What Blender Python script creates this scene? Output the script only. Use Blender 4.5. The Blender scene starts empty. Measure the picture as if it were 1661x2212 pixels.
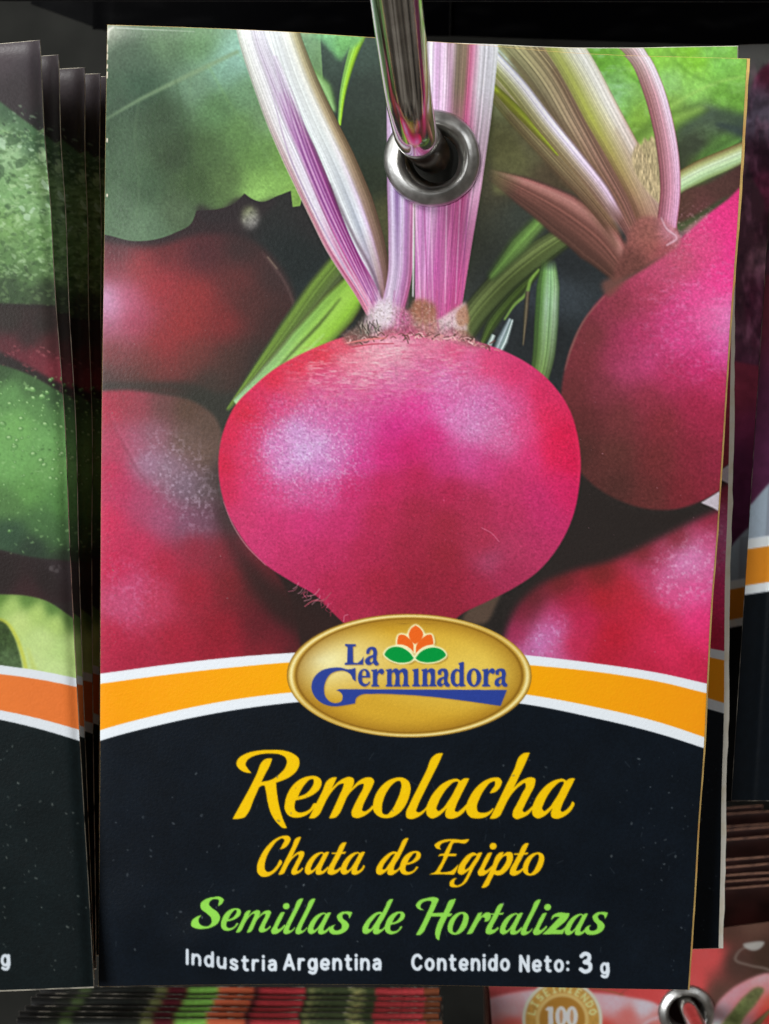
import bpy, bmesh, math
import numpy as np
from mathutils import Vector, Matrix

# ------------------------------------------------------------------ camera, world, lights, exposure
SC = bpy.context.scene
COL = SC.collection
MM = 0.001
U = 0.06 * MM            # metres per design unit on the packet plane
DIST = 190 * MM          # camera to packet plane
CX, CY = 830.5, 1106.0   # middle of the print plan

cam_d = bpy.data.cameras.new('camera')
cam_d.sensor_fit = 'VERTICAL'
cam_d.sensor_height = 24.0
cam_d.lens = 24.0 * 190.0 / (2212 * 0.06)
cam_d.clip_start = 0.005
cam_d.clip_end = 20.0
cam_d.dof.use_dof = True
cam_d.dof.focus_distance = 0.193
cam_d.dof.aperture_fstop = 42.0
cam = bpy.data.objects.new('camera', cam_d)
COL.objects.link(cam)
cam.location = (0, -DIST, 0)
cam.rotation_euler = (math.radians(90), 0, 0)
SC.camera = cam

world = bpy.data.worlds.new('World')
SC.world = world
world.use_nodes = True
wn = world.node_tree
w_tc = wn.nodes.new('ShaderNodeTexCoord')
w_map = wn.nodes.new('ShaderNodeMapping')
w_map.inputs['Scale'].default_value = (7.0, 7.0, 1.6)
w_noise = wn.nodes.new('ShaderNodeTexNoise')           # the shop around: dim shelves and gangways
w_noise.inputs['Scale'].default_value = 1.0
w_noise.inputs['Detail'].default_value = 4.0
w_ramp = wn.nodes.new('ShaderNodeValToRGB')
for pos, c in ((0.36, (0.012, 0.012, 0.012)), (0.52, (0.10, 0.088, 0.074)), (0.72, (0.30, 0.28, 0.25))):
    el = w_ramp.color_ramp.elements[0] if pos == 0.36 else w_ramp.color_ramp.elements.new(pos)
    el.position = pos
    el.color = (*c, 1)
w_ramp.color_ramp.elements[-1].color = (0.30, 0.28, 0.25, 1)
wn.links.new(w_tc.outputs['Generated'], w_map.inputs['Vector'])
wn.links.new(w_map.outputs['Vector'], w_noise.inputs['Vector'])
wn.links.new(w_noise.outputs['Fac'], w_ramp.inputs['Fac'])
wn.links.new(w_ramp.outputs['Color'], wn.nodes['Background'].inputs[0])
wn.nodes['Background'].inputs[1].default_value = 0.85


def area(name, loc, target, size, size_y, power, color):
    d = bpy.data.lights.new(name, 'AREA')
    d.shape = 'RECTANGLE'
    d.size, d.size_y, d.energy, d.color = size, size_y, power, color
    o = bpy.data.objects.new(name, d)
    COL.objects.link(o)
    o.location = loc
    o.rotation_euler = (Vector(target) - Vector(loc)).to_track_quat('-Z', 'Y').to_euler()
    return o


area('shop_lamp', (-0.34, -0.46, 0.58), (0.0, 0.0, 0.0), 0.30, 0.18, 5.9, (1.0, 0.99, 0.965))
area('fill_lamp_right', (0.55, -0.60, 0.34), (0.0, 0.0, 0.0), 0.25, 0.25, 0.85, (0.97, 0.99, 1.0))  # unseen fill, added to lift the right-hand edges
area('fill_lamp_left', (-0.50, -0.66, 0.0), (0.02, 0.05, -0.03), 0.35, 0.22, 4.6, (0.97, 0.99, 1.0))  # unseen low fill, added to brighten the lower rows

SC.view_settings.view_transform = 'Standard'
SC.view_settings.look = 'None'
SC.view_settings.exposure = 0.0
SC.view_settings.gamma = 1.0
SC.view_settings.use_curve_mapping = False

# ------------------------------------------------------------------ small numpy print shop
RNG = np.random.RandomState(7)


def lin(c):
    c = np.clip(c, 0, 1)
    return np.where(c <= 0.04045, c / 12.92, ((c + 0.055) / 1.055) ** 2.4)


def spline(pts, closed=False, step=3.0):
    """smooth curve through pts; a third value 1 marks a corner"""
    P = np.array([p[:2] for p in pts], float)
    corner = np.array([len(p) > 2 and p[2] == 1 for p in pts])
    n = len(P)
    nxt = np.roll(P, -1, 0) - P
    h = np.maximum(np.hypot(nxt[:, 0], nxt[:, 1]), 1e-6)
    d = nxt / h[:, None]
    hp, dp = np.roll(h, 1), np.roll(d, 1, 0)
    t = (dp * h[:, None] + d * hp[:, None]) / (h + hp)[:, None]
    tin, tout = t.copy(), t.copy()
    tin[corner], tout[corner] = dp[corner], d[corner]
    if not closed:
        tin[0] = tout[0] = d[0]
        tin[-1] = tout[-1] = d[-2]
    out = []
    for i in range(n if closed else n - 1):
        j = (i + 1) % n
        k = max(2, int(h[i] / step))
        s = np.arange(k)[:, None] / k
        a, b = P[i], P[j]
        ma, mb = tout[i] * h[i], tin[j] * h[i]
        out.append((2 * s**3 - 3 * s**2 + 1) * a + (s**3 - 2 * s**2 + s) * ma + (-2 * s**3 + 3 * s**2) * b + (s**3 - s**2) * mb)
    if not closed:
        out.append(P[-1:])
    return np.concatenate(out)


def coverage(rings, x0, y0, w, h, ss=4):
    """antialiased non-zero fill of closed rings"""
    acc = np.zeros((h * ss, w + 2), np.float32)
    ys = y0 + (np.arange(h * ss) + 0.5) / ss
    for R in rings:
        R = np.asarray(R, float)
        A, B = R, np.roll(R, -1, 0)
        for (ax, ay), (bx, by) in zip(A, B):
            if ay == by:
                continue
            sg = 1.0 if by > ay else -1.0
            lo, hi = (ay, by) if ay < by else (by, ay)
            i0 = max(0, int(math.ceil((lo - y0) * ss - 0.5)))
            i1 = min(h * ss, int(math.ceil((hi - y0) * ss - 0.5)))
            if i1 <= i0:
                continue
            idx = np.arange(i0, i1)
            xs = np.clip(ax + (ys[idx] - ay) / (by - ay) * (bx - ax) - x0, 0, w)
            f = np.floor(xs).astype(int)
            fr = (xs - f).astype(np.float32)
            np.add.at(acc, (idx, f), sg * (1 - fr))
            np.add.at(acc, (idx, np.minimum(f + 1, w + 1)), sg * fr)
    win = np.clip(np.abs(np.cumsum(acc, 1)[:, :w]), 0, 1)
    return win.reshape(h, ss, w).mean(1)


def box1(a, r, ax):
    if r < 1:
        return a
    n = 2 * r + 1
    pad = [(0, 0)] * a.ndim
    pad[ax] = (r + 1, r)
    c = np.cumsum(np.pad(a, pad, mode='edge'), axis=ax, dtype=np.float64)
    m = a.shape[ax]
    return ((np.take(c, range(n, n + m), ax) - np.take(c, range(0, m), ax)) / n).astype(np.float32)


def blur(a, s):
    if s <= 0.3:
        return a
    if s < 1.2:
        k = np.exp(-np.arange(-3, 4) ** 2 / (2 * s * s))
        k /= k.sum()
        for ax in (0, 1):
            p = [(0, 0)] * a.ndim
            p[ax] = (3, 3)
            q = np.pad(a, p, mode='edge')
            a = sum(k[i] * np.take(q, range(i, i + a.shape[ax]), ax) for i in range(7))
        return a
    r = max(1, int(round(s * 0.98)))
    for _ in range(3):
        a = box1(box1(a, r, 0), r, 1)
    return a


def noise(h, w, scale, octaves=3, seed=0, sx=1.0, sy=1.0):
    rs = np.random.RandomState(seed + 11)
    out = np.zeros((h, w), np.float32)
    amp, tot = 1.0, 0.0
    for o in range(octaves):
        s = max(scale / 2**o, 1.0)
        gx, gy = int(w / (s * sx)) + 3, int(h / (s * sy)) + 3
        g = rs.rand(gy, gx).astype(np.float32)
        X = np.arange(w) / (s * sx)
        Y = np.arange(h) / (s * sy)
        xi, yi = X.astype(int), Y.astype(int)
        fx, fy = X - xi, Y - yi
        fx, fy = fx * fx * (3 - 2 * fx), (fy * fy * (3 - 2 * fy))[:, None]
        a = g[yi][:, xi] * (1 - fx) + g[yi][:, xi + 1] * fx
        b = g[yi + 1][:, xi] * (1 - fx) + g[yi + 1][:, xi + 1] * fx
        out += amp * (a * (1 - fy) + b * fy)
        tot += amp
        amp *= 0.55
    return out / tot * 2 - 1


class Print:
    """a printed sheet, painted layer on layer the way the printer's picture was composed"""

    def __init__(self, x0, y0, x1, y1, base, s=1.0):
        self.x0, self.y0, self.s = x0, y0, s
        self.w, self.h = int((x1 - x0) * s), int((y1 - y0) * s)
        self.a = np.empty((self.h, self.w, 3), np.float32)
        self.a[:] = np.array(base, np.float32) / 255
        self.clip = None

    def px(self, P):
        P = np.asarray(P, float)
        return np.stack([(P[:, 0] - self.x0) * self.s, (P[:, 1] - self.y0) * self.s], 1)

    def bbox(self, Q, pad):
        x0 = max(0, int(Q[:, 0].min() - pad))
        y0 = max(0, int(Q[:, 1].min() - pad))
        x1 = min(self.w, int(Q[:, 0].max() + pad) + 1)
        y1 = min(self.h, int(Q[:, 1].max() + pad) + 1)
        return x0, y0, x1, y1

    def put(self, bb, m, col):
        x0, y0, x1, y1 = bb
        if x1 <= x0 or y1 <= y0:
            return
        v = self.a[y0:y1, x0:x1]
        m = m[..., None]
        v[:] = v * (1 - m) + np.asarray(col, np.float32) * m

    def grid(self, bb, st=1):
        x0, y0, x1, y1 = bb
        return np.meshgrid((np.arange(x0, x1, st) + 0.5) / self.s + self.x0, (np.arange(y0, y1, st) + 0.5) / self.s + self.y0)

    def mask(self, rings, soft=0.0, closed=True, smooth=True):
        Q = [self.px(spline(r, True) if smooth else [p[:2] for p in r]) for r in rings]
        allq = np.concatenate(Q)
        bb = self.bbox(allq, 3 + 3.2 * soft * self.s)
        x0, y0, x1, y1 = bb
        if x1 <= x0 or y1 <= y0:
            return bb, np.zeros((0, 0), np.float32)
        m = coverage(Q, x0, y0, x1 - x0, y1 - y0)
        return bb, blur(m, soft * self.s)

    def fill(self, rings, col, soft=0.0, alpha=1.0, smooth=True):
        bb, m = self.mask(rings, soft, smooth=smooth)
        if m.size:
            self.put(bb, m * alpha, np.array(col) / 255)

    def shade(self, rings, samples, soft=1.0, r=26.0, p=2.2, grain=0.0, gs=5, seed=1, alpha=1.0):
        """fill with ink blended smoothly between (x, y, r, g, b) samples"""
        bb, m = self.mask(rings, soft)
        if not m.size:
            return
        st = 4
        X, Y = self.grid(bb, st)
        S = np.array(samples, float)
        d2 = (X[..., None] - S[:, 0]) ** 2 + (Y[..., None] - S[:, 1]) ** 2
        wt = 1.0 / (d2 + r * r) ** p
        c = (wt[..., None] * S[:, 2:]).sum(2) / wt.sum(2)[..., None] / 255
        c = np.repeat(np.repeat(c.astype(np.float32), st, 0), st, 1)[: m.shape[0], : m.shape[1]]
        c = blur(c, 3.0)
        if grain:
            n = noise(*m.shape, gs * self.s, 3, seed)
            c = c * (1 + grain * n[..., None])
        self.put(bb, m * alpha, np.clip(c, 0, 1))

    def line(self, pts, wid, col, soft=0.6, alpha=1.0, smooth=True):
        """stroke of the given width (number or per-point list)"""
        n = len(pts)
        W = np.full(n, float(wid)) if np.isscalar(wid) else np.array(wid, float)
        P = spline(pts, False, 2.0) if smooth else np.array(pts, float)
        # width along the curve
        L = np.concatenate([[0], np.cumsum(np.hypot(*np.diff(P, axis=0).T))])
        K = np.array(pts, float)[:, :2]
        near = [int(np.argmin(((P - k) ** 2).sum(1))) for k in K]
        near[0], near[-1] = 0, len(P) - 1
        hw = np.interp(L, L[np.maximum.accumulate(near)], W) / 2
        T = np.gradient(P, axis=0)
        T /= np.maximum(np.hypot(T[:, 0], T[:, 1]), 1e-6)[:, None]
        N = np.stack([-T[:, 1], T[:, 0]], 1)
        ang = np.linspace(0, 2 * math.pi, 15)[:-1]
        rings = [np.concatenate([P + N * hw[:, None], (P - N * hw[:, None])[::-1]])]
        caps = [P[k] + hw[k] * np.stack([np.cos(ang), np.sin(ang)], 1) for k in (0, -1)]
        tot = None
        Q = self.px(np.concatenate(rings + caps))
        bb = self.bbox(Q, 3 + 3 * soft * self.s)
        x0, y0, x1, y1 = bb
        if x1 <= x0 or y1 <= y0:
            return
        for r in rings + caps:
            m = coverage([self.px(r)], x0, y0, x1 - x0, y1 - y0)
            tot = m if tot is None else np.maximum(tot, m)
        self.put(bb, blur(tot, soft * self.s) * alpha, np.array(col) / 255)

    def stem(self, pts, wid, across, streak=0.0, freq=9, seed=3, soft=0.8, alpha=1.0, drift=0.25, ends=(0, 0)):
        """a stalk: colour stops across (t -1..1), given for one or several places along it, with fibres running its length"""
        P = spline(pts, False, 5.0)
        L = np.concatenate([[0], np.cumsum(np.hypot(*np.diff(P, axis=0).T))])
        K = np.array(pts, float)[:, :2]
        near = [int(np.argmin(((P - k) ** 2).sum(1))) for k in K]
        near[0], near[-1] = 0, len(P) - 1
        W = np.interp(L, L[np.maximum.accumulate(near)], np.full(len(pts), float(wid)) if np.isscalar(wid) else np.array(wid, float)) / 2
        S = L / L[-1]
        T = np.gradient(P, axis=0)
        T /= np.maximum(np.hypot(T[:, 0], T[:, 1]), 1e-6)[:, None]
        bb = self.bbox(self.px(P), W.max() * self.s + 6)
        X, Y = self.grid(bb)
        if X.size == 0:
            return
        best = np.full(X.shape, 1e12)
        idx = np.zeros(X.shape, int)
        for k in range(len(P)):
            d = (X - P[k, 0]) ** 2 + (Y - P[k, 1]) ** 2
            b = d < best
            best[b] = d[b]
            idx[b] = k
        dx, dy = X - P[idx, 0], Y - P[idx, 1]
        lat = -dx * T[idx, 1] + dy * T[idx, 0]
        lat = -lat                                  # + is to the right when walking down the page
        lon = dx * T[idx, 0] + dy * T[idx, 1]
        hw = W[idx]
        t = lat / hw
        m = np.clip((hw - np.abs(lat)) * self.s + 0.5, 0, 1)
        over = np.where((idx == 0) & (lon < 0), -lon, np.where((idx == len(P) - 1) & (lon > 0), lon, 0))
        m = m * np.clip(1.5 - over * self.s, 0, 1)
        s = np.clip(S[idx] + lon / L[-1], 0, 1)
        if ends[0]:
            m = m * np.clip(s / ends[0], 0, 1)
        if ends[1]:
            m = m * np.clip((1 - s) / ends[1], 0, 1)
        if not isinstance(across[0][1], (list, tuple)) or not isinstance(across[0][1][0], (list, tuple)):
            across = [(0.0, across)]
        cols = []
        for sp, stops in across:
            tt = [q[0] for q in stops]
            cols.append(np.stack([np.interp(t, tt, [q[1][c] for q in stops]) for c in range(3)], -1))
        c = cols[0]
        for i in range(1, len(across)):
            f = np.clip((s - across[i - 1][0]) / (across[i][0] - across[i - 1][0]), 0, 1)[..., None]
            c = c * (1 - f) + cols[i] * f
        c = c / 255
        if streak:
            rs = np.random.RandomState(seed)
            tab = rs.rand(7, 512)
            tab = tab * 2 - 1
            q = np.clip((t * 0.5 + 0.5), 0, 1) * freq * 2
            si = s * 4
            k0 = np.clip(si.astype(int), 0, 5)
            f = si - k0
            q0 = q.astype(int)
            fq = q - q0
            fq = fq * fq * (3 - 2 * fq)

            def look(k):
                return tab[k, q0] * (1 - fq) + tab[k, q0 + 1] * fq
            base = look(np.zeros_like(k0)) * (1 - drift)
            var = look(k0 + 1) * (1 - f) + look(np.minimum(k0 + 2, 6)) * f
            v = base + var * drift
            c = c * (1 + streak * v[..., None])
        self.put(bb, blur(m.astype(np.float32), soft * self.s) * alpha, np.clip(c, 0, 1))

    def speck(self, bb_d, n, size, col, seed, alpha=0.8, stretch=1.0):
        rs = np.random.RandomState(seed)
        for _ in range(n):
            x = bb_d[0] + rs.rand() * (bb_d[2] - bb_d[0])
            y = bb_d[1] + rs.rand() * (bb_d[3] - bb_d[1])
            r = size * (0.4 + rs.rand())
            a = rs.rand() * math.pi
            k = np.linspace(0, 2 * math.pi, 8)[:-1]
            rr = r * (0.6 + 0.5 * rs.rand(7))
            e = np.stack([np.cos(k) * rr * stretch, np.sin(k) * rr], 1)
            R = np.array([[math.cos(a), -math.sin(a)], [math.sin(a), math.cos(a)]])
            self.fill([(e @ R.T + (x, y)).tolist()], np.array(col) * (0.75 + 0.3 * rs.rand()), soft=0.5, alpha=alpha * (0.4 + 0.6 * rs.rand()))

    def mottle(self, rings, scale, amp, seed, soft=4, add=None, oct=2, thr=None, sx=1.0, sy=1.0):
        bb, m = self.mask(rings, soft)
        if not m.size:
            return
        n = noise(*m.shape, scale * self.s, oct, seed, sx, sy)
        if thr is not None:
            n = np.clip((n - thr) * 4, 0, 1)
        x0, y0, x1, y1 = bb
        v = self.a[y0:y1, x0:x1]
        if add is None:
            v[:] = np.clip(v * (1 + amp * n[..., None] * m[..., None]), 0, 1)
        else:
            k = (np.clip(n, 0, 1) * amp * m)[..., None]
            v[:] = v * (1 - k) + np.array(add, np.float32) / 255 * k

    def sample(self, X, Y):
        x = np.clip((X - self.x0) * self.s - 0.5, 0, self.w - 1.001)
        y = np.clip((Y - self.y0) * self.s - 0.5, 0, self.h - 1.001)
        xi, yi = x.astype(int), y.astype(int)
        fx, fy = (x - xi)[..., None], (y - yi)[..., None]
        a = self.a
        return (a[yi, xi] * (1 - fx) + a[yi, xi + 1] * fx) * (1 - fy) + (a[yi + 1, xi] * (1 - fx) + a[yi + 1, xi + 1] * fx) * fy


def ell(cx, cy, rx, ry, rot=0.0, n=28):
    k = np.linspace(0, 2 * math.pi, n + 1)[:-1]
    x, y = np.cos(k) * rx, np.sin(k) * ry
    c, s = math.cos(math.radians(rot)), math.sin(math.radians(rot))
    return np.stack([cx + x * c - y * s, cy + x * s + y * c], 1).tolist()

# ------------------------------------------------------------------ the beetroot print
def paint_beet():
    p = Print(170, 20, 1670, 2180, (46, 43, 43))
    S = p.shade
    # dim ground between the roots
    S([[(170, 20), (1670, 20), (1670, 1640), (170, 1640)]],
      [(700, 470, 48, 46, 47), (640, 560, 40, 46, 46), (690, 620, 42, 50, 50), (840, 470, 80, 80, 55), (480, 840, 58, 58, 52), (250, 835, 62, 55, 50),
       (430, 520, 56, 45, 47), (1130, 450, 60, 66, 60), (1230, 560, 46, 50, 52), (1200, 640, 70, 78, 84), (1180, 720, 48, 52, 54), (1260, 1150, 52, 46, 44), (1150, 1280, 46, 42, 40),
       (1100, 330, 88, 90, 62), (1100, 400, 70, 66, 52), (780, 200, 56, 66, 60), (760, 120, 70, 86, 78), (790, 300, 48, 58, 50), (800, 380, 48, 56, 44), (640, 1330, 50, 38, 36)], soft=0, r=40, grain=0.10, gs=6)
    # ---- leaf, upper left
    leaf = [(205, 20, 1), (690, 20, 1), (690, 300), (655, 420, 1), (648, 445, 1), (632, 447, 1), (628, 412, 1), (600, 423), (565, 436), (545, 430), (528, 418, 1), (505, 440), (470, 452), (425, 455, 1), (412, 484), (380, 502), (345, 515), (290, 521), (225, 507), (205, 505, 1)]
    S([leaf], [(232, 70, 152, 160, 145), (260, 110, 87, 106, 89), (240, 200, 74, 96, 77), (300, 180, 68, 94, 75), (250, 300, 75, 98, 75), (350, 250, 69, 88, 67), (380, 330, 65, 82, 60), (300, 400, 75, 100, 74), (260, 450, 91, 116, 90), (320, 490, 99, 124, 98),
               (390, 460, 87, 106, 80), (430, 400, 73, 94, 62), (420, 180, 114, 143, 119), (480, 150, 127, 165, 146), (505, 125, 146, 185, 171), (430, 95, 108, 142, 104), (350, 90, 103, 129, 100), (300, 130, 90, 112, 93),
               (470, 230, 96, 130, 89), (520, 280, 99, 132, 82), (450, 330, 81, 105, 69), (480, 400, 91, 115, 73), (560, 330, 107, 143, 83), (590, 395, 136, 178, 97), (560, 415, 144, 186, 105), (610, 360, 118, 156, 84), (640, 430, 130, 166, 85), (575, 250, 113, 143, 106), (530, 200, 116, 152, 116), (660, 300, 122, 151, 89)],
      soft=0.9, r=34, grain=0.05, gs=5, seed=5)
    p.mottle([leaf], 40, 0.07, 61, oct=2)
    p.mottle([leaf], 5, 0.06, 62, oct=2)
    p.line([(228, 258), (300, 216), (380, 176), (450, 142), (512, 112)], [3, 7, 9, 10, 8], (132, 156, 122), soft=2.0, alpha=0.75)
    p.line([(415, 150), (410, 200), (418, 260)], 4, (120, 150, 116), soft=2, alpha=0.35)
    p.fill([[(425, 445), (470, 455), (520, 425), (548, 437), (600, 428), (560, 470), (500, 480), (430, 470)]], (52, 46, 48), soft=5, alpha=0.85)
    S([ell(540, 470, 19, 24)], [(540, 470, 150, 148, 146), (530, 450, 116, 124, 84), (548, 488, 126, 124, 124)], soft=5, grain=0.3, gs=8)
    # ---- root behind, left
    b1 = [(205, 520, 1), (330, 532), (450, 505), (545, 520), (600, 570), (635, 640), (640, 700), (610, 770), (540, 835), (420, 848), (300, 838), (205, 835, 1)]
    S([b1], [(228, 640, 205, 170, 205), (236, 665, 205, 160, 195), (225, 700, 160, 90, 115), (270, 640, 172, 82, 110), (280, 690, 160, 62, 86), (340, 620, 156, 55, 62), (300, 580, 150, 58, 62), (240, 585, 128, 58, 66), (420, 640, 146, 56, 58), (400, 700, 150, 54, 56), (480, 700, 128, 50, 52), (350, 740, 146, 54, 58),
             (540, 650, 82, 52, 50), (510, 600, 100, 52, 52), (590, 600, 64, 50, 50), (600, 690, 66, 48, 46), (350, 540, 104, 50, 53), (440, 545, 82, 48, 52), (250, 540, 92, 58, 62), (520, 540, 60, 48, 48), (240, 760, 122, 60, 62), (320, 785, 118, 60, 58), (420, 770, 112, 60, 56), (500, 770, 76, 56, 50), (300, 825, 82, 58, 52), (230, 820, 74, 56, 52), (450, 825, 64, 58, 52), (560, 770, 58, 50, 47), (560, 820, 52, 50, 46)],
      soft=6, r=40, p=2.0, grain=0.07, gs=5, seed=2)
    p.line([(565, 545), (588, 572), (612, 605), (632, 650), (640, 700)], [2, 5, 5, 5, 2], (110, 88, 86), soft=2.5, alpha=0.55)
    p.line([(578, 555), (598, 580)], 3, (150, 135, 118), soft=1.5, alpha=0.6)
    # ---- root, lower left
    b2 = [(205, 845, 1), (280, 842), (340, 850), (420, 868), (468, 905), (486, 970), (500, 1060), (540, 1170), (610, 1260), (640, 1340), (650, 1440), (640, 1500), (205, 1500, 1)]
    S([b2], [(228, 880, 172, 50, 76), (260, 862, 150, 60, 74), (300, 880, 150, 68, 82), (345, 880, 108, 74, 72), (400, 885, 92, 72, 60), (450, 920, 96, 78, 68), (450, 980, 106, 86, 76), (400, 950, 110, 90, 82), (330, 935, 140, 98, 112), (290, 950, 160, 92, 116), (320, 1000, 156, 122, 146), (360, 1010, 142, 116, 132), (400, 1050, 126, 106, 122), (440, 1060, 104, 88, 94),
             (470, 1040, 84, 72, 70), (250, 960, 172, 62, 92), (232, 1020, 182, 48, 86), (260, 1060, 180, 56, 96), (300, 1080, 168, 74, 108), (350, 1120, 160, 84, 116), (400, 1130, 130, 86, 110), (440, 1125, 116, 82, 100), (480, 1110, 86, 60, 68), (230, 1120, 196, 48, 90), (240, 1220, 190, 46, 86), (300, 1180, 186, 52, 90), (350, 1220, 172, 44, 72), (290, 1270, 190, 76, 116), (270, 1300, 190, 84, 122), (330, 1290, 182, 62, 92),
             (420, 1180, 148, 46, 66), (420, 1270, 158, 40, 60), (480, 1190, 128, 46, 58), (500, 1260, 124, 40, 48), (540, 1270, 98, 40, 44), (560, 1340, 100, 36, 44), (600, 1370, 108, 36, 46), (620, 1300, 70, 38, 38), (240, 1380, 178, 46, 76), (300, 1420, 168, 44, 70), (380, 1390, 164, 40, 62), (480, 1360, 146, 36, 52), (480, 1420, 154, 38, 56), (580, 1420, 132, 38, 50), (640, 1410, 88, 38, 42)],
      soft=3.0, r=30, p=2.0, grain=0.07, gs=5, seed=9)
    p.mottle([[(300, 930), (420, 960), (480, 1090), (430, 1150), (330, 1060)]], 7, 0.55, 21, soft=22, add=(205, 185, 205), oct=3)
    p.mottle([[(240, 1210), (330, 1230), (330, 1360), (240, 1340)]], 8, 0.45, 22, soft=22, add=(225, 140, 180), oct=3)
    p.line([(232, 890), (262, 950), (300, 1020), (345, 1075)], [2, 4, 5, 3], (120, 60, 80), soft=2.0, alpha=0.35)
    p.line([(238, 890), (268, 950), (306, 1020)], [2, 3, 2], (215, 150, 175), soft=1.6, alpha=0.25)
    p.fill([[(205, 838, 1), (300, 838), (400, 852), (470, 895), (480, 930), (490, 880), (450, 842), (300, 826), (205, 828, 1)]], (56, 56, 50), soft=5, alpha=0.8)
    # shade between the two big roots
    p.fill([[(478, 1075), (500, 1140), (548, 1215), (615, 1275), (690, 1320), (760, 1350), (700, 1400), (620, 1360), (560, 1300), (510, 1210), (480, 1130)]], (54, 38, 36), soft=13, alpha=0.92)
    p.fill([[(470, 980), (486, 1080), (520, 1160), (500, 1150), (470, 1080), (458, 1010)]], (70, 58, 56), soft=9, alpha=0.7)
    # ---- green stalk low left
    p.stem([(755, 545), (690, 625), (625, 715), (560, 800), (492, 885)], [52, 56, 52, 34, 10], [(-1, (60, 70, 48)), (-.6, (110, 138, 62)), (0, (104, 128, 64)), (.6, (86, 100, 62)), (1, (58, 62, 48))], streak=0.12, freq=7, seed=4, soft=1.6)
    p.stem([(790, 598), (730, 668), (660, 745), (590, 815), (510, 872)], [64, 86, 84, 66, 22],
           [(0.0, [(-1, (70, 80, 40)), (-.7, (138, 178, 70)), (0, (158, 200, 84)), (.5, (142, 188, 66)), (.85, (98, 124, 50)), (1, (60, 60, 40))]),
            (0.45, [(-1, (90, 100, 60)), (-.75, (140, 186, 100)), (-.1, (160, 206, 94)), (.5, (146, 190, 72)), (.85, (104, 130, 60)), (1, (60, 58, 40))]),
            (1.0, [(-1, (120, 135, 100)), (-.6, (164, 204, 160)), (0, (176, 214, 160)), (.6, (150, 190, 110)), (1, (110, 130, 70))])], streak=0.06, freq=9, seed=6, soft=1.3)
    p.line([(700, 722), (650, 772), (600, 822), (560, 858)], [2, 4, 4, 2], (200, 232, 190), soft=1.6, alpha=0.6)
    p.line([(735, 645), (690, 700), (640, 752), (585, 812)], [3, 6, 5, 2], (58, 66, 38), soft=2.2, alpha=0.75)
    p.fill([[(790, 640), (815, 690), (760, 745), (690, 790), (640, 815), (720, 760), (770, 700)]], (44, 40, 36), soft=5, alpha=0.9)
    # ---- small green stalks right of the crown
    p.stem([(1240, 498), (1160, 552), (1080, 620), (1010, 705), (985, 760)], [44, 62, 66, 58, 40], [(-1, (58, 66, 44)), (-.5, (112, 126, 78)), (.1, (98, 112, 66)), (.7, (72, 84, 52)), (1, (48, 54, 42))], streak=0.14, freq=8, seed=12, soft=1.6)
    p.stem([(1175, 470), (1120, 530), (1060, 600)], [30, 40, 18], [(-1, (70, 92, 52)), (0, (120, 158, 84)), (1, (80, 100, 60))], streak=0.08, seed=13, soft=4)
    p.stem([(1165, 585), (1110, 640), (1062, 700), (1040, 745)], [14, 26, 26, 12], [(-1, (50, 60, 40)), (0, (86, 108, 54)), (1, (54, 66, 40))], streak=0.2, seed=14, soft=2)
    p.line([(1164, 582), (1146, 606), (1138, 632), (1110, 660), (1090, 690)], [4, 7, 8, 6, 4], (150, 190, 92), soft=1.5, alpha=0.8)
    p.stem([(1104, 690), (1086, 735), (1070, 770)], [14, 26, 18], [(-1, (90, 104, 108)), (-.3, (190, 206, 212)), (.1, (130, 150, 150)), (.5, (200, 216, 214)), (1, (80, 90, 92))], streak=0.15, seed=15, soft=1.3)
    p.stem([(1066, 724), (1054, 752)], [10, 12], [(-1, (110, 130, 120)), (0, (205, 220, 216)), (1, (120, 130, 130))], soft=1.0)
    p.stem([(1140, 630), (1136, 680), (1130, 745)], [10, 10, 4], [(-1, (70, 66, 54)), (0, (128, 118, 96)), (1, (70, 62, 56))], soft=1.5)
    p.stem([(1186, 560), (1184, 620), (1180, 700), (1174, 770), (1162, 830)], [30, 50, 52, 48, 40],
           [(0.0, [(-1, (70, 96, 52)), (-.4, (120, 165, 92)), (.2, (150, 196, 140)), (.7, (130, 172, 104)), (1, (80, 104, 70))]),
            (0.35, [(-1, (74, 104, 58)), (-.5, (110, 150, 90)), (-.1, (190, 224, 190)), (.25, (150, 190, 145)), (.6, (190, 218, 186)), (1, (90, 116, 86))]),
            (1.0, [(-1, (70, 88, 52)), (0, (128, 156, 84)), (1, (78, 92, 60))])], streak=0.10, freq=9, seed=17, soft=1.2, ends=(0.1, 0.06))
    # ---- foliage, upper right
    gr = [(1065, 20, 1), (1670, 20, 1), (1670, 470, 1), (1460, 500), (1280, 420), (1065, 420, 1)]
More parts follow.
